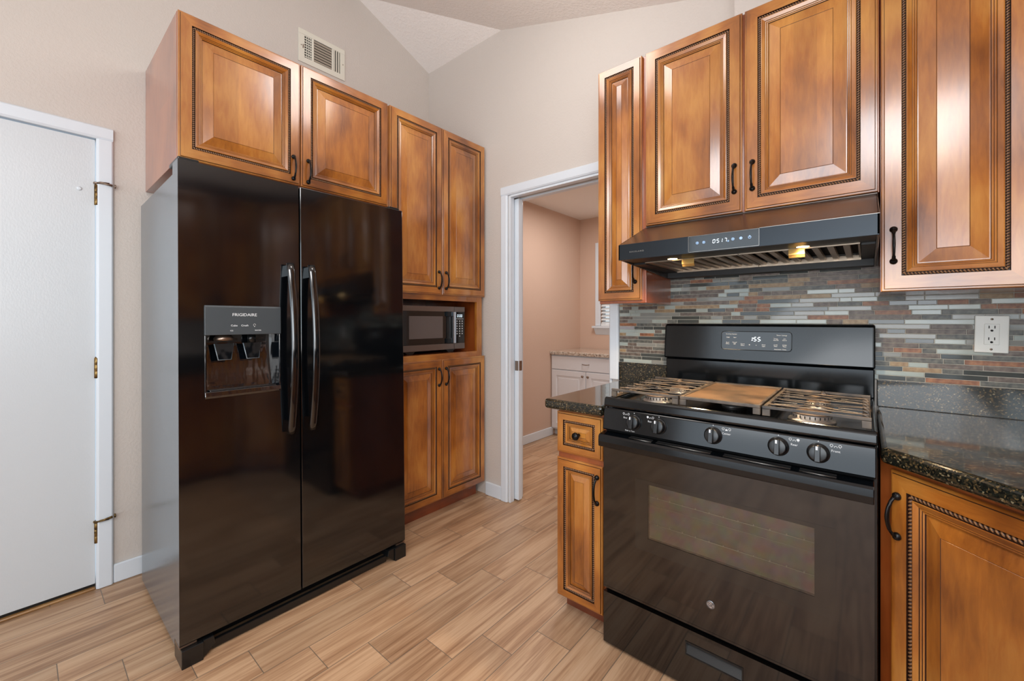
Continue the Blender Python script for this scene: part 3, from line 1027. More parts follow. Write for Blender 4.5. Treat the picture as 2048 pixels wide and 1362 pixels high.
# dispenser well: glossy box with a curved back and a drip tray
b = MB()
n = 14
back = []
for i in range(n + 1):
    s = i / n
    zz = hz0 + 0.012 + (hz1 - hz0 - 0.012) * s
    back.append((0.070 - 0.030 * (1 - s) ** 2.2, zz))
for i in range(n):
    (y0_, za), (y1_, zb) = back[i], back[i + 1]
    b.quad([(hx0 + .012, y0_, za), (hx1 - .012, y0_, za), (hx1 - .012, y1_, zb), (hx0 + .012, y1_, zb)], 0, True)
    for (xa, xb) in ((hx0, hx0 + .012), (hx1, hx1 - .012)):
        b.quad([(xa, 0.0, za), (xb, y0_, za), (xb, y1_, zb), (xa, 0.0, zb)], 0, True)
b.quad([(hx0, 0, hz1), (hx1, 0, hz1), (hx1, 0.07, hz1), (hx0, 0.07, hz1)], 1)
b.quad([(hx0, 0, hz0 + .012), (hx1, 0, hz0 + .012), (hx1, 0.045, hz0 + .012), (hx0, 0.045, hz0 + .012)], 0)
b.build('dispenser_well', [M['smoke'], M['black_matte']], fd)
b = MB()
b.box(hx0 - 0.006, hx0, -0.003, 0.004, hz0 - 0.012, hz1)
b.box(hx1, hx1 + 0.006, -0.003, 0.004, hz0 - 0.012, hz1)
b.prism([(0.004, hz0 - 0.012), (-0.005, hz0 - 0.012), (-0.008, hz0 - .004), (-0.005, hz0 + 0.012), (0.004, hz0 + 0.012)], hx0 - 0.006, hx1 + 0.006, 'x')
b.box(hx0 + 0.01, hx1 - 0.01, -0.001, 0.035, hz0 + 0.012, hz0 + 0.016)
b.build('dispenser_tray', M['smoke'], fd, bevel=0.002)
b = MB()
b.prism([(0.0, 1.138), (-0.006, 1.138), (-0.006, 1.24), (-0.003, 1.246), (0.0, 1.246)], hx0 - 0.006, hx1 + 0.006, 'x')
b.build('dispenser_panel', M['disp_grey'], fd, bevel=0.003)
for px in (0.142, 0.236):
    b = MB()
    b.lathe([(0.030, -0.002), (0.032, 0.006), (0.024, 0.020)] if px < .2 else [(0.014, -0.012), (0.014, 0.02)], (px, 0.035, 1.118), 'z', 20, 0, 1, .8)
    b.build('spout', M['nickel'] if px < .2 else M['black_plastic'], fd)
    b = MB()
    pts = [(px - 0.031, 0.030, 1.105), (px - 0.020, 0.024, 1.045), (px + 0.022, 0.024, 1.045), (px + 0.031, 0.030, 1.105)]
    b.tube(pts, 0.0018, 0, 8)
    b.prism([(px - 0.030, 1.105), (px - 0.019, 1.047), (px + 0.021, 1.047), (px + 0.030, 1.105)], 0.025, 0.028, 'y', 1)
    b.build('dispenser_paddle', [M['paddle_rim'], M['smoke']], fd)
text_mesh('logo_lettering', 'FRIGIDAIRE', 0.0155, M['print'], fd, (0.200, -0.0063, 1.212), xs=1.05)
objs = [text_mesh('tx', 'Cube', 0.010, M['print'], fd, (0.165, -0.0063, 1.172)), text_mesh('tx', 'Crush', 0.010, M['print'], fd, (0.200, -0.0063, 1.172)),
        text_mesh('tx', 'ICE', 0.0065, M['print'], fd, (0.157, -0.0063, 1.153)), text_mesh('tx', 'WATER', 0.0065, M['print'], fd, (0.245, -0.0063, 1.153))]
b = MB()
b.tube([(0.233 + 0.004 * cos(a), -0.0063, 1.174 + 0.004 * sin(a)) for a in [i * pi / 6 - .9 for i in range(11)]], 0.0005, 0, 5)
b.box(0.2315, 0.2345, -0.0066, -0.006, 1.167, 1.169)
objs.append(b.build('tx', M['print'], fd))
for o_ in objs:
    o_.name = 'button_label'


def fridge_handle(parent, x):
    mb = MB()
    path = []
    for i in range(25):
        s = i / 24
        z = 0.735 + (1.422 - 0.735) * s
        path.append((x + 0.004 * (1 - (2 * s - 1) ** 2), -0.026 - 0.034 * (1 - (2 * s - 1) ** 2), z))
    mb.tube(path, 0.0150, 0, 16, flat=(1.0, 0.6), up=(0, 1, 0))
    for s, z in ((0, 0.765), (1, 1.392)):
        mb.box(x - 0.012, x + 0.012, -0.030, 0.0005, z - 0.022, z + 0.022)
    return mb.build('handle', M['fridge'], parent)


fridge_handle(fd, 0.357)
b = MB()
b.box(0.408, FW, 0, 0.075, DZ0, DZ1)
fdr = b.build('refrigerator_door', M['fridge'], RF, bevel=0.003)
fridge_handle(fdr, 0.442)
for xa in (0.0, FW - 0.07):
    box('hinge_cover', M['black_plastic'], xa + 0.004, xa + 0.066, 0.02, 0.15, 1.7525, 1.768, RF, bevel=0.004)
b = MB()
b.prism([(0.030, 0.004), (0.016, 0.006), (0.016, 0.034), (0.030, 0.036)], 0.10, FW - 0.10, 'x')
b.box(0.08, FW - 0.08, 0.05, 0.06, 0.03, 0.072)
b.build('base_grille', M['black_plastic'], RF, bevel=0.002)
for s in (0, 1):
    b = MB()
    fx = (lambda v: v) if s == 0 else (lambda v: FW - v)
    xs_ = sorted((fx(0.004), fx(0.066)))
    b.prism([(-0.012, 0.0), (-0.012, 0.062), (0.09, 0.066), (0.09, 0.0)], xs_[0], xs_[1], 'x')
    p = [(fx(0.066), 0.0), (fx(0.066), 0.062), (fx(0.098), 0.062), (fx(0.104), 0.034)]
    b.prism(p, -0.004, 0.05, 'y')
    b.build('foot_cover', M['black_plastic'], RF, bevel=0.002)
    b = MB()
    b.box(min(fx(0.0), fx(0.05)), max(fx(0.0), fx(0.05)), 0.004, 0.06, 0.064, 0.071)
    b.build('lower_hinge', M['nickel'], RF, bevel=0.001)

# ------------------------------------------------------------------ microwave
mw = thing('microwave', 'dark stainless microwave on the pantry niche shelf', 'microwave', (-2.06, 1.42, 0.985), 90)
b = MB()
b.box(0, 0.52, 0.02, 0.38, 0.016, 0.296)
b.build('housing', M['black_matte'], mw, bevel=0.004)
for xa in (0.06, 0.38):
    for ya in (0.03, 0.30):
        b = MB().prism([(xa, 0.016), (xa + 0.08, 0.016), (xa + 0.06, 0.0), (xa + 0.02, 0.0)], ya, ya + 0.06, 'y')
        b.build('foot', M['black_plastic'], mw)
b = MB()
b.box(0, 0.425, 0, 0.02, 0.018, 0.056, 0); b.box(0, 0.425, 0, 0.02, 0.262, 0.296, 0)
b.box(0, 0.425, 0.002, 0.02, 0.056, 0.262, 1)
md = b.build('door', [M['mw_steel'], M['mw_black']], mw, bevel=0.0015)
b = MB()
b.box(0.072, 0.330, 0.0006, 0.003, 0.094, 0.232)
b.build('window', M['mw_screen'], md)
b = MB()
b.box(0.356, 0.400, -0.012, 0.002, 0.058, 0.090, 0); b.box(0.356, 0.400, -0.012, 0.002, 0.232, 0.262, 0)
b.box(0.400, 0.424, -0.022, -0.002, 0.058, 0.262, 1)
b.box(0.360, 0.398, -0.002, 0.002, 0.088, 0.234, 2)
b.build('handle', [M['hood'], M['chrome'], M['black_matte']], md, bevel=0.003)
b = MB()
b.box(0.427, 0.52, 0, 0.02, 0.018, 0.056, 0); b.box(0.427, 0.52, 0, 0.02, 0.262, 0.296, 0)
b.box(0.427, 0.52, 0.001, 0.02, 0.056, 0.262, 1)
cp = b.build('control_panel', [M['mw_steel'], M['mw_black']], mw, bevel=0.0015)
b = MB()
for i, chh in enumerate('000'):
    seven(b, chh, 0.455 + i * 0.015 + (0.003 if i else 0), 0.001, 0.228, 0.008, 0.016, 0.0026, 0.05)
b.build('clock_display', M['glow'], cp)
b = MB()
b.box(0.442, 0.508, 0.0002, 0.001, 0.215, 0.2175)
for r_ in range(7):
    for c_ in range(3):
        if r_ >= 6 and c_ != 1: continue
        z = 0.198 - r_ * 0.0165
        b.box(0.447 + c_ * 0.023, 0.456 + c_ * 0.023, 0.0002, 0.001, z, z + 0.0035)
        b.box(0.449 + c_ * 0.023, 0.454 + c_ * 0.023, 0.0002, 0.001, z + 0.005, z + 0.0075)
b.build('key_print', M['print'], cp)

# ------------------------------------------------------------------ range hood
hd = thing('range_hood', 'black stainless under-cabinet range hood with a lit touch display', 'range hood', (-0.728, 1.495, 1.40), 0)
HW = 0.757
b = MB()
prof_top = [(0.0, 0.024), (0.0, 0.081), (0.262, 0.192), (0.262, 0.1975), (0.568, 0.1975)]
# outer skin as thin panels so that the underside stays open
b.prism([(0.0, 0.022), (0.0, 0.081), (0.006, 0.083), (0.006, 0.022)], 0, HW, 'x', 0)
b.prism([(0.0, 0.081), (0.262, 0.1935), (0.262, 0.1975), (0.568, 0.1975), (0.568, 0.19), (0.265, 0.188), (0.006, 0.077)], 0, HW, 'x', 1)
for xa in (0.0, HW - 0.006):
    b.prism([(0.0, 0.024), (0.0, 0.081), (0.262, 0.1935), (0.568, 0.1975), (0.568, -0.008), (0.50, -0.008)], xa, xa + 0.006, 'x', 1)
M['hood_top'] = plain('hood_slope_reflection', (112, 104, 100), 0.26, metal=0.9)  # slope colour lightened and warmed to hold the cabinets' reflection
b.build('canopy', [M['hood'], M['hood_top']], hd, bevel=0.0012)
b = MB()
b.box(0.006, HW - 0.006, 0.006, 0.128, 0.023, 0.030, 0)
b.box(0.006, 0.055, 0.128, 0.568, 0.016, 0.030, 0); b.box(HW - 0.04, HW - 0.006, 0.128, 0.568, 0.016, 0.030, 0)
b.box(0.006, HW - 0.006, 0.505, 0.568, -0.009, 0.030, 0)
b.build('underside_frame', M['hood_dark'], hd, bevel=0.001)
for i in range(2):
    xa, xb = (0.055, 0.388) if i == 0 else (0.390, HW - 0.042)
    b = MB()
    b.box(xa, xb, 0.122, 0.132, 0.020, 0.032, 0); b.box(xa, xb, 0.495, 0.505, 0.014, 0.032, 0)
    b.box(xa, xa + 0.005, 0.13, 0.50, 0.02, 0.032, 0); b.box(xb - 0.005, xb, 0.13, 0.50, 0.02, 0.032, 0)
    N = 8
    st = (xb - xa - 0.01) / N
    for q in range(N):
        x = xa + 0.005 + st * q
        b.prism([(x + 0.002, 0.028), (x + 0.004, 0.020), (x + st * 0.52, 0.020), (x + st * 0.52 + 0.002, 0.028), (x + st * .52, 0.028), (x + st * .52 - .002, 0.022), (x + .006, 0.022), (x + .004, .028)], 0.132, 0.497, 'y', 0)
    b.box(xa, xb, 0.13, 0.50, 0.040, 0.042, 1)
    bf = b.build('baffle_filter', [M['baffle'], M['dark']], hd)
    lx = 0.221 if i == 0 else 0.558
    b = MB()
    b.prism([(0.121, 0.022), (0.119, 0.004), (0.127, -0.006), (0.131, -0.006), (0.124, 0.006), (0.126, 0.022)], lx - 0.022, lx + 0.022, 'x')
    b.build('filter_latch', M['latch'], bf, bevel=0.001)
    ll = MB().lathe([(0.017, 0.0229), (0.017, 0.0224), (0.015, 0.0222)], (0.172 if i == 0 else 0.577, 0.098, 0), 'z', 24)
    ll.build('hood_lamp', M['led'], hd)
dp = MB()
dp.box(0.262, 0.473, -0.0015, 0.0005, 0.026, 0.079, 0)
dpo = dp.build('control_display', M['mw_black'], hd, bevel=0.0006)
b = MB()
b.box(0.261, 0.474, -0.0017, 0.0, 0.0253, 0.0262); b.box(0.261, 0.4618 + .0122, -0.0017, 0.0, 0.079, 0.0796)
b.box(0.2606, 0.2614, -0.0017, 0, 0.0253, 0.0796); b.box(0.4733, 0.4741, -0.0017, 0, 0.0253, 0.0796)
b.box(0.4741, HW, -0.0006, 0.0002, 0.0802, 0.0812)
b.build('display_rim', M['steel'], dpo)
b = MB()
for chh, xx in (('0', 0.339), ('5', 0.351), ('1', 0.361), ('7', 0.374)):
    seven(b, chh, xx, -0.0016, 0.0490, 0.0066, 0.0115, 0.0012, 0.12)
b.build('clock_display', M['glow'], dpo)
def ring(mb, x, y, z, r, t_, m=0, seg=20, plane='y'):
    i0 = len(mb.v)
    for k_ in range(seg):
        a = 2 * pi * k_ / seg
        for rr in (r, r - t_):
            mb.v.append((x + rr * cos(a), y, z + rr * sin(a)))
    for k_ in range(seg):
        q = (k_ + 1) % seg
        mb.f.append((i0 + 2 * k_, i0 + 2 * q, i0 + 2 * q + 1, i0 + 2 * k_ + 1)); mb.mi.append(m); mb.sm.append(False)


for i, xx in enumerate((0.290, 0.311, 0.400, 0.423, 0.448)):
    b = MB()
    ring(b, xx, -0.0019, 0.055, 0.0042, 0.0006)
    if i == 3:
        ring(b, xx, -0.0019, 0.055, 0.0022, 0.0014)
    elif i == 4:
        b.box(xx - 0.0004, xx + 0.0004, -0.002, -0.0017, 0.055, 0.061)
    elif i == 0:
        b.box(xx - 0.0004, xx + 0.0004, -0.002, -0.0017, 0.0535, 0.0575); b.box(xx, xx + 0.002, -0.002, -0.0017, 0.0545, 0.0553)
    else:
        ring(b, xx, -0.0019, 0.055, 0.0013, 0.0013)
    b.build('touch_icon', M['glow_blue'], dpo)
b = MB()
ring(b, 0.383 + 0.003, -0.0019, 0.0505, 0.0024, 0.0006)
b.build('touch_icon', M['glow_blue'], dpo)
text_mesh('brand_lettering', 'H A U S L A N D', 0.0078, M['steel'], hd, (0.073, -0.0003, 0.050))

for i, xx in enumerate((0.172, 0.577)):
    l = bpy.data.lights.new('hood_lamp_light', 'SPOT')
    l.energy = 11; l.color = (1.0, 0.72, 0.42); l.spot_size = radians(150); l.spot_blend = 0.6; l.shadow_soft_size = 0.02
    o = bpy.data.objects.new('hood_lamp_light', l)
    COL.objects.link(o)
    o.location = (-0.728 + xx, 1.495 + 0.098, 1.400 + 0.017)

# ------------------------------------------------------------------ gas range
rg = thing('gas_range', 'black freestanding gas range with five knobs, cast grates and a griddle', 'range', (-0.738, 1.394, 0.0), 0)
RW = 0.759
b = MB()
b.box(0.002, RW + 0.003, 0.022, 0.66, 0.03, 0.868)
b.box(0.03, RW - 0.03, 0.05, 0.6, 0.0, 0.03)
b.build('chassis', M['range'], rg, bevel=0.002)
# storage drawer with grip recess
b = MB()
gx0, gx1, gz0, gz1 = 0.296, 0.456, 0.116, 0.152
X = [0.0, gx0, gx1, RW - 0.006]; Z = [0.012, gz0, gz1, 0.196]
for i in range(3):
    for j_ in range(3):
        if i == 1 and j_ == 1: continue
        b.quad([(X[i], 0, Z[j_]), (X[i + 1], 0, Z[j_]), (X[i + 1], 0, Z[j_ + 1]), (X[i], 0, Z[j_ + 1])])
for q in range(4):
    P4 = [(X[0], Z[0]), (X[3], Z[0]), (X[3], Z[3]), (X[0], Z[3])]
    a, c_ = P4[q], P4[(q + 1) % 4]
    b.quad([(a[0], 0, a[1]), (c_[0], 0, c_[1]), (c_[0], 0.021, c_[1]), (a[0], 0.021, a[1])])
dr = b.build('storage_drawer', M['range_glass'], rg)
b = MB()
b.quad([(gx0, 0.0, gz1), (gx1, 0.0, gz1), (gx1, 0.019, gz1 - .004), (gx0, 0.019, gz1 - .004)])
b.quad([(gx0, 0.0, gz0), (gx1, 0.0, gz0), (gx1, 0.019, gz1 - 0.012), (gx0, 0.019, gz1 - 0.012)])
b.quad([(gx0, 0.019, gz1 - .012), (gx1, 0.019, gz1 - .012), (gx1, 0.019, gz1 - .004), (gx0, 0.019, gz1 - .004)])
for xa in (gx0, gx1):
    b.quad([(xa, 0, gz0), (xa, 0.019, gz1 - .012), (xa, 0.019, gz1 - .004), (xa, 0, gz1)])
b.box(gx0 - 0.004, gx1 + 0.004, -0.002, 0.0, gz1, gz1 + 0.004); b.box(gx0 - 0.004, gx1 + 0.004, -0.002, 0.0, gz0 - 0.004, gz0)
b.box(gx0 - 0.004, gx0, -0.002, 0, gz0, gz1); b.box(gx1, gx1 + 0.004, -0.002, 0, gz0, gz1)
b.build('drawer_grip', M['black_plastic'], dr)
# oven door with window recess
b = MB()
wx0, wx1, wz0, wz1 = 0.168, 0.632, 0.442, 0.628
X = [0.0, wx0, wx1, RW - 0.004]; Z = [0.213, wz0, wz1, 0.738]
for i in range(3):
    for j_ in range(3):
        if i == 1 and j_ == 1: continue
        b.quad([(X[i], 0, Z[j_]), (X[i + 1], 0, Z[j_]), (X[i + 1], 0, Z[j_ + 1]), (X[i], 0, Z[j_ + 1])])
for q in range(4):
    P4 = [(X[0], Z[0]), (X[3], Z[0]), (X[3], Z[3]), (X[0], Z[3])]
    a, c_ = P4[q], P4[(q + 1) % 4]
    b.quad([(a[0], 0, a[1]), (c_[0], 0, c_[1]), (c_[0], 0.021, c_[1]), (a[0], 0.021, a[1])])
    P5 = [(wx0, wz0), (wx1, wz0), (wx1, wz1), (wx0, wz1)]
    a, c_ = P5[q], P5[(q + 1) % 4]
    b.quad([(a[0], 0, a[1]), (c_[0], 0, c_[1]), (c_[0], 0.016, c_[1]), (a[0], 0.016, a[1])])
b.box(0.0, RW - 0.004, -0.0006, 0.0, 0.2125, 0.2195)
od = b.build('oven_door', M['range_glass'], rg)
b = MB().box(wx0, wx1, 0.0145, 0.016, wz0, wz1)
b.build('oven_screen', M['frit'], od)
b = MB()
for q_ in ((wx0 - .045, wx0, wz0 - .045, wz1 + .012), (wx1, wx1 + .045, wz0 - .045, wz1 + .012), (wx0, wx1, wz1, wz1 + .012), (wx0, wx1, wz0 - .045, wz0)):
    b.box(q_[0], q_[1], -0.0004, 0.0, q_[2], q_[3])
b.build('window_border', gloss_black('dotted_glass_border', (32, 28, 24), 0.08, 1.68), od)
b = MB()
for z in (0.482, 0.572):
    b.tube([(wx0 + .001, 0.010, z + .012), (wx1 - .001, 0.010, z + .012)], 0.0011, 0, 6)
    for q in range(11):
        b.lathe([(0.0018, -0.0026), (0.0018, .003)], (wx0 + 0.03 + q * 0.041, 0.010, z + .0135), 'z', 6)
b.tube([(wx0 + .001, 0.012, 0.556), (wx1 - .001, 0.012, 0.556)], 0.0005, 0, 5)
b.build('oven_rack', M['rack'], od)
b = MB().box(wx0, wx1, 0.0002, 0.0022, wz0, wz1)
b.build('window_pane', M['glass'], od)
b = MB()
b.prism([(0.004, 0.733), (-0.030, 0.735), (-0.042, 0.740), (-0.044, 0.758), (-0.042, 0.776), (-0.036, 0.782), (0.0, 0.787), (0.021, 0.787), (0.021, 0.738)], 0.001, RW - 0.005, 'x')
b.build('handle', M['range'], od, bevel=0.002)
b = MB()
for (a, c_) in ((0.110, 0.19), (0.205, 0.375), (0.41, 0.58), (0.60, 0.68)):
    for q in range(2):
        y0_ = -0.006 - q * 0.012
        zz = 0.787 + y0_ * 0.139
        b.prism([(y0_, zz + 0.0006), (y0_ - 0.007, zz - 0.0004), (y0_ - 0.007, zz - 0.003), (y0_, zz - 0.003)], a, c_, 'x', 0)
    b.tube([(a, -0.0275, 0.7842), (c_, -0.0275, 0.7842)], 0.0007, 1, 5)
b.build('door_vents', [M['dark'], M['steel']], od)  # dark strips stand in for the shade in the vent slots
b = MB()
b.lathe([(0.0125, 0.0), (0.0125, -0.002), (0.0115, -0.0024)], (0.369, -0.0002, 0.305), 'y', 28, 0)
bd = b.build('badge', M['badge'], od)
b = MB()
ring(b, 0.369, -0.0030, 0.305, 0.0118, 0.0010, 0, 28)
ring(b, 0.369, -0.0030, 0.305, 0.0098, 0.0005, 0, 28)
for q in range(4):
    a = q * pi / 2 + pi / 4
    b.tube([(0.369 + 0.0096 * cos(a + d_), -0.0029, 0.305 + 0.0096 * sin(a + d_) * 1) if False else (0.369 + (0.0096 - 0.0018 * e_) * cos(a + d_), -0.0029, 0.305 + (0.0096 - 0.0018 * e_) * sin(a + d_)) for d_, e_ in ((-.35, 0), (-.1, .6), (.1, .9), (.3, .5))], 0.0005, 0, 5)
o1 = b.build('tx', M['black_matte'], od)
o2 = text_mesh('tx', 'GE', 0.0115, M['black_matte'], od, (0.369, -0.0027, 0.3045))
join_into([o1, o2], 'badge_monogram', od)
# control panel
b = MB()
b.prism([(0.012, 0.873), (-0.004, 0.873), (-0.007, 0.869), (-0.017, 0.800), (-0.014, 0.795), (0.012, 0.795)], 0.006, RW - 0.001, 'x')
cpn = b.build('control_panel', M['range'], rg, bevel=0.002)
box('panel_gap', M['dark'], 0.006, RW - 0.002, 0.012, 0.03, 0.786, 0.796, rg)
KN = (0.123, 0.210, 0.379, 0.550, 0.641)
tilt = math.atan2(0.010, 0.069)
for kx in KN:
    b = MB()
    b.lathe([(0.026, 0.0005), (0.026, -0.003), (0.0225, -0.005), (0.0215, -0.018), (0.0195, -0.0205), (0.0, -0.0207)], (0, 0, 0), 'y', 28)
    b.box(-0.0062, 0.0062, -0.033, -0.019, -0.0205, 0.0205)
    kn = b.build('knob', M['black_plastic'], rg, (kx, -0.0122, 0.837), bevel=0.0012)
    kn.rotation_euler = (-tilt * 1.0, 0, 0)
    b = MB()
    b.box(-0.0035, 0.001, -0.0334, -0.0328, 0.010, 0.0195)
    b.build('pointer', M['print'], kn)


def pprint(txt, x, z, s):
    y = -0.0045 - (0.870 - z) * 0.145 - 0.0026
    return text_mesh('tx', txt, s, M['print'], rg, (x, y, z), rotx=90)


for kx, nm, side, hot in zip(KN, ('Front', 'Rear', 'Center', 'Rear', 'Front'), (-1, -1, 1, 1, 1), (0, 1, 4, 3, 2)):
    lx = kx + side * (0.030 if side < 0 else 0.037)
    z = 0.858
    b = MB()
    y = -0.0045 - (0.870 - z) * 0.145 - 0.0022
    for q, (dx, dz) in enumerate(((-0.009, -0.004), (-0.009, 0.004), (0.009, -0.004), (0.009, 0.004), (0, 0))):
        ring(b, lx + dx, y - 0.0003, z + dz, 0.0036, 0.0036 if q == hot else 0.0010, 0, 12)
    box('off_mark', M['print'], kx - 0.0012, kx + 0.0012, y - 0.001, y - .0002, 0.8665, 0.869, rg)
    o1 = b.build('tx', M['print'], rg)
    o1.name = 'burner_icon'
    pprint(nm, lx, 0.848, 0.0085).name = 'burner_label'
objs = [pprint('Push to Turn', 0.110, 0.806, 0.0065)]
join_into(objs, 'panel_lettering', rg)
# cooktop
b = MB()
b.box(0.004, RW + 0.002, 0.02, 0.62, 0.8735, 0.893, 0)
b.prism([(0.0, 0.875), (-0.004, 0.881), (-0.001, 0.904), (0.008, 0.911), (0.022, 0.909), (0.034, 0.895), (0.034, 0.875)], 0.004, RW + 0.002, 'x')
b.prism([(0.004, 0.89), (0.004, 0.905), (0.010, 0.908), (0.020, 0.893)], 0.03, 0.60, 'y')
b.prism([(RW + 0.002, 0.89), (RW + 0.002, 0.905), (RW - 0.004, 0.908), (RW - 0.014, 0.893)], 0.03, 0.60, 'y')
b.build('cooktop', M['range'], rg, bevel=0.003)
for bx, by, r in ((0.155, 0.125, 0.043), (0.155, 0.365, 0.034), (0.615, 0.130, 0.048), (0.615, 0.370, 0.034), (0.385, 0.245, 0.032)):
    b = MB()
    b.lathe([(r * 1.25, 0.0), (r * 1.2, 0.006), (r, 0.009), (r, 0.0205), (r * 0.9, 0.022)], (bx, by, 0.8932), 'z', 32, 0, 1, 1.9 if bx == 0.385 else 1)
    for q in range(24):
        a = q * 2 * pi / 24
        b.box(bx + r * cos(a) - 0.0012, bx + r * cos(a) + 0.0012, by + r * sin(a) * (1.9 if bx == 0.385 else 1) - 0.0012, by + r * sin(a) * (1.9 if bx == 0.385 else 1) + 0.0012, 0.905, 0.9125, 1)
    br = b.build('burner', [M['burner'], M['dark']], rg)
    b = MB()
    b.lathe([(r * 0.98, 0.0222), (r * 1.0, 0.0245), (r * 0.92, 0.0268), (0, 0.0275)], (bx, by, 0.8932), 'z', 32, 0, 1, 1.9 if bx == 0.385 else 1)
    b.build('burner_cap', M['burner_cap'], br)

GZ = 0.938


def grate(x0, x1, outer):
    mb = MB()
    y0_, y1_ = 0.044, 0.468
    N = 7
    xo = x1 if outer > 0 else x0
    xi = x0 if outer > 0 else x1
    # frame: deep front and rear bars with feet
    for y in (y0_, y1_):
        mb.box(x0, x1, y - 0.005, y + 0.005, GZ - 0.009, GZ - 0.001)
        for (a, c_) in ((x0, x0 + 0.020), (x1 - 0.020, x1)):
            mb.box(a, c_, y - 0.006, y + 0.006, 0.8955 if y == y1_ else 0.9085, GZ - 0.010)
    mb.box(xi - 0.005 * (1 if outer < 0 else -1) - 0.005, xi - 0.005 * (1 if outer < 0 else -1) + 0.005, y0_, y1_, GZ - 0.014, GZ - 0.003)
    xo2 = xo - outer * 0.006
    mb.box(xo2 - 0.005, xo2 + 0.005, y0_, y1_, 0.904, 0.914)
    for i in range(1, N):
        y = y0_ + (y1_ - y0_) * i / N
        mid = (x0 + x1) / 2
        cut = i in (2, 5)
        p = []
        if cut:
            # cross fingers around the burner
            for sgn in (-1, 1):
                mb.tube([(x0 + 0.02, y + sgn * 0.050, GZ - 0.005), (mid - 0.045, y + sgn * 0.030, GZ - 0.005), (mid, y, GZ - 0.004), (mid + 0.045, y - sgn * 0.030, GZ - 0.005), (x1 - 0.02, y - sgn * 0.050, GZ - 0.005)], 0.0036, 0, 8, flat=(0.9, 0.6))
            segs = [(x0 + 0.004, mid - 0.05), (mid + 0.05, x1 - 0.004)]
        else:
            segs = [(x0 + 0.004, x1 - 0.004)]
        for a, c_ in segs:
            mb.tube([(a, y, GZ - 0.005), (c_, y, GZ - 0.005)], 0.0036, 0, 8, flat=(0.9, 0.6))
        # leg bending down on the outer side
        mb.tube([(xo - outer * 0.016, y, GZ - 0.005), (xo - outer * 0.007, y, GZ - 0.010), (xo - outer * 0.005, y, 0.910)], 0.0036, 0, 8)
    for by in (0.125, 0.370):
        mb.tube([((x0 + x1) / 2, by + 0.045, GZ - 0.004), ((x0 + x1) / 2 - .004, by + 0.085, GZ - 0.004)], 0.007, 0, 8)
    return mb.build('grate', M['iron'], rg, bevel=0.0015)


grate(0.012, 0.256, -1)
grate(0.502, 0.750, 1)
b = MB()
gx0, gx1 = 0.262, 0.497
b.box(gx0, gx1, 0.040, 0.470, GZ - 0.008, GZ - 0.003, 0)
b.box(gx0, gx1, 0.038, 0.050, GZ - 0.010, GZ, 1); b.box(gx0, gx1, 0.452, 0.472, GZ - 0.010, GZ, 1)
b.box(gx0, gx0 + 0.008, 0.05, 0.452, GZ - 0.010, GZ, 1); b.box(gx1 - 0.008, gx1, 0.05, 0.452, GZ - 0.010, GZ, 1)
for a in (gx0, gx1 - 0.020):
    b.box(a, a + 0.020, 0.038, 0.050, 0.9085, GZ - 0.010, 1); b.box(a, a + 0.020, 0.455, 0.470, 0.8935, GZ - 0.010, 1)
b.build('griddle', [M['griddle'], M['iron']], rg, bevel=0.0015)
# backguard: recessed riser below, rounded console above
b = MB()
b.box(0.004, RW + 0.004, 0.622, 0.668, 0.875, 1.012, 0)
b.build('riser', M['range'], rg, bevel=0.004)
b = MB()
b.prism([(0.668, 1.010), (0.600, 1.014), (0.596, 1.022), (0.612, 1.165), (0.622, 1.176), (0.668, 1.178)], 0.002, RW + 0.006, 'x')
bg = b.build('backguard', M['range'], rg, bevel=0.008, bseg=4)


def bgy(z): return 0.596 + (z - 1.022) / (1.165 - 1.022) * 0.016


dx0, dx1, dz0, dz1 = 0.254, 0.512, 1.066, 1.144
pan = []
for (cx_, cz_, a0) in ((dx1 - .012, dz1 - .012, 0), (dx0 + .012, dz1 - .012, 90), (dx0 + .012, dz0 + .012, 180), (dx1 - .012, dz0 + .012, 270)):
    for q in range(5):
        a = radians(a0 + q * 22.5)
        pan.append((cx_ + .012 * cos(a), cz_ + .012 * sin(a)))
b = MB()
i0 = len(b.v)
nP = len(pan)
b.v += [(x, bgy(z) - 0.002, z) for x, z in pan] + [(x, bgy(z) + 0.004, z) for x, z in pan]
b.f.append(tuple(range(nP))); b.mi.append(0); b.sm.append(False)
for q in range(nP):
    g = (q + 1) % nP
    b.f.append((q, g, nP + g, nP + q)); b.mi.append(0); b.sm.append(False)
b.tube([(x, bgy(z) - 0.002, z) for x, z in pan] + [(pan[0][0], bgy(pan[0][1]) - .002, pan[0][1])], 0.0016, 1, 6, cap=False)
dpl = b.build('clock_panel', [M['mw_black'], M['range']], bg)
b = MB()
for chh, xx in (('1', 0.362), ('5', 0.377), ('5', 0.392)):
    seven(b, chh, xx, bgy(1.112) - 0.0024, 1.104, 0.0095, 0.0165, 0.0026, 0.14)
for q in (0, 1):
    b.box(0.3735, 0.3752, bgy(1.11) - 0.003, bgy(1.11) - 0.0022, 1.1085 + q * 0.0065, 1.1102 + q * 0.0065)
b.build('clock_digits', M['glow'], bg)
objs = []
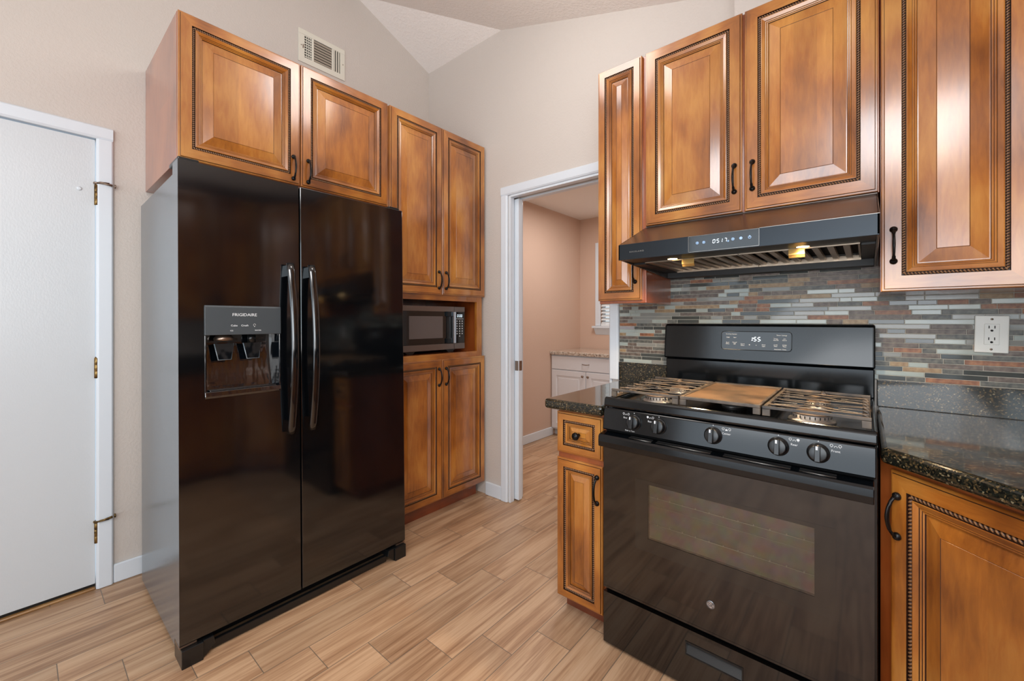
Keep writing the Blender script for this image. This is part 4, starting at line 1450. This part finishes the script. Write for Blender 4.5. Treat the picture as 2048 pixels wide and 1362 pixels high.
for txt, x, z, s in (('Cooking Options', 0.293, 1.132, 0.0062), ('Timer Settings', 0.478, 1.130, 0.0062), ('Bake', 0.280, 1.118, 0.0062), ('Start', 0.307, 1.118, 0.0062),
                     ('Broil', 0.279, 1.096, 0.0062), ('Hi/Lo', 0.279, 1.090, 0.0062), ('Cancel', 0.306, 1.097, 0.0062), ('Off', 0.306, 1.090, 0.0062),
                     ('Warm', 0.337, 1.091, 0.0062), ('Clean', 0.337, 1.085, 0.0062), ('+', 0.363, 1.088, 0.012), ('-', 0.388, 1.088, 0.014), ('Oven', 0.415, 1.090, 0.0062), ('Light', 0.415, 1.084, 0.0062),
                     ('Timer', 0.458, 1.116, 0.0062), ('On/Off', 0.458, 1.110, 0.0062), ('Set', 0.488, 1.116, 0.0062), ('Clock', 0.488, 1.110, 0.0062),
                     ('Cook', 0.457, 1.091, 0.0062), ('Time', 0.457, 1.085, 0.0062), ('Delay', 0.488, 1.091, 0.0062), ('Time', 0.488, 1.085, 0.0062), ('Automatic Oven', 0.473, 1.073, 0.0062)):
    objs.append(text_mesh('tx', txt, s, M['print'], bg, (x, bgy(z) - 0.0024, z), rotx=90))
for o_ in objs:
    o_.name = 'button_label'

# ------------------------------------------------------------------ vanity in the small room
vn = thing('bathroom_vanity', 'white vanity cabinet with a beige granite top seen through the doorway', 'vanity', (-2.498, 3.59, 0), 0)
VL = 0.9
b = MB()
b.box(0.0, VL, 0.0, 0.562, 0.07, 0.838)
b.build('cabinet_box', M['vanity'], vn, bevel=0.001)
box('toe_kick', M['vanity'], 0.0, VL, 0.06, 0.55, 0, 0.07, vn)
b = MB().box(0.0, VL + 0.02, -0.035, 0.566, 0.8385, 0.874)
b.build('countertop', M['granite_bath'], vn, bevel=0.006, bseg=3)


def shaker(name, x0, x1, z0, z1, rail):
    mb = MB()
    R = [(0, 0.0), (0, -0.016), (0.003, -0.019), (rail, -0.019), (rail + 0.006, -0.012), (rail + 0.02, -0.012), (rail + 0.028, -0.016)]
    rect = lambda i, y: [(x0 + i, y, z0 + i), (x1 - i, y, z0 + i), (x1 - i, y, z1 - i), (x0 + i, y, z1 - i)]
    for q in range(len(R) - 1):
        A, B = rect(*R[q]), rect(*R[q + 1])
        for e in range(4):
            g = (e + 1) % 4
            mb.quad([A[e], A[g], B[g], B[e]])
    mb.quad(rect(*R[-1]))
    return mb.build(name, M['vanity'], vn)


dd = MB().box(0.012, VL - 0.012, -0.019, 0.0, 0.692, 0.826).build('drawer', M['vanity'], vn, bevel=0.003)
b = MB()
b.tube([(0.415 + 0.04 * s, -0.020 - 0.014 * (1 - s ** 4), 0.760 - 0.004 * (1 - s * s)) for s in [i / 5 - 1 for i in range(11)]], 0.0038, 0, 8)
b.build('pull', M['nickel'], dd)
for x0_, x1_, kx in ((0.012, 0.412, 0.385), (0.417, VL - 0.012, 0.445)):
    dv = shaker('door', x0_, x1_, 0.085, 0.684, 0.055)
    b = MB()
    b.lathe([(0.006, -0.018), (0.005, -0.026), (0.012, -0.032), (0.013, -0.037), (0.008, -0.041), (0, -0.042)], (kx, 0, 0.640), 'y', 18)
    b.build('knob', M['nickel'], dv)

bpy.context.view_layer.update()
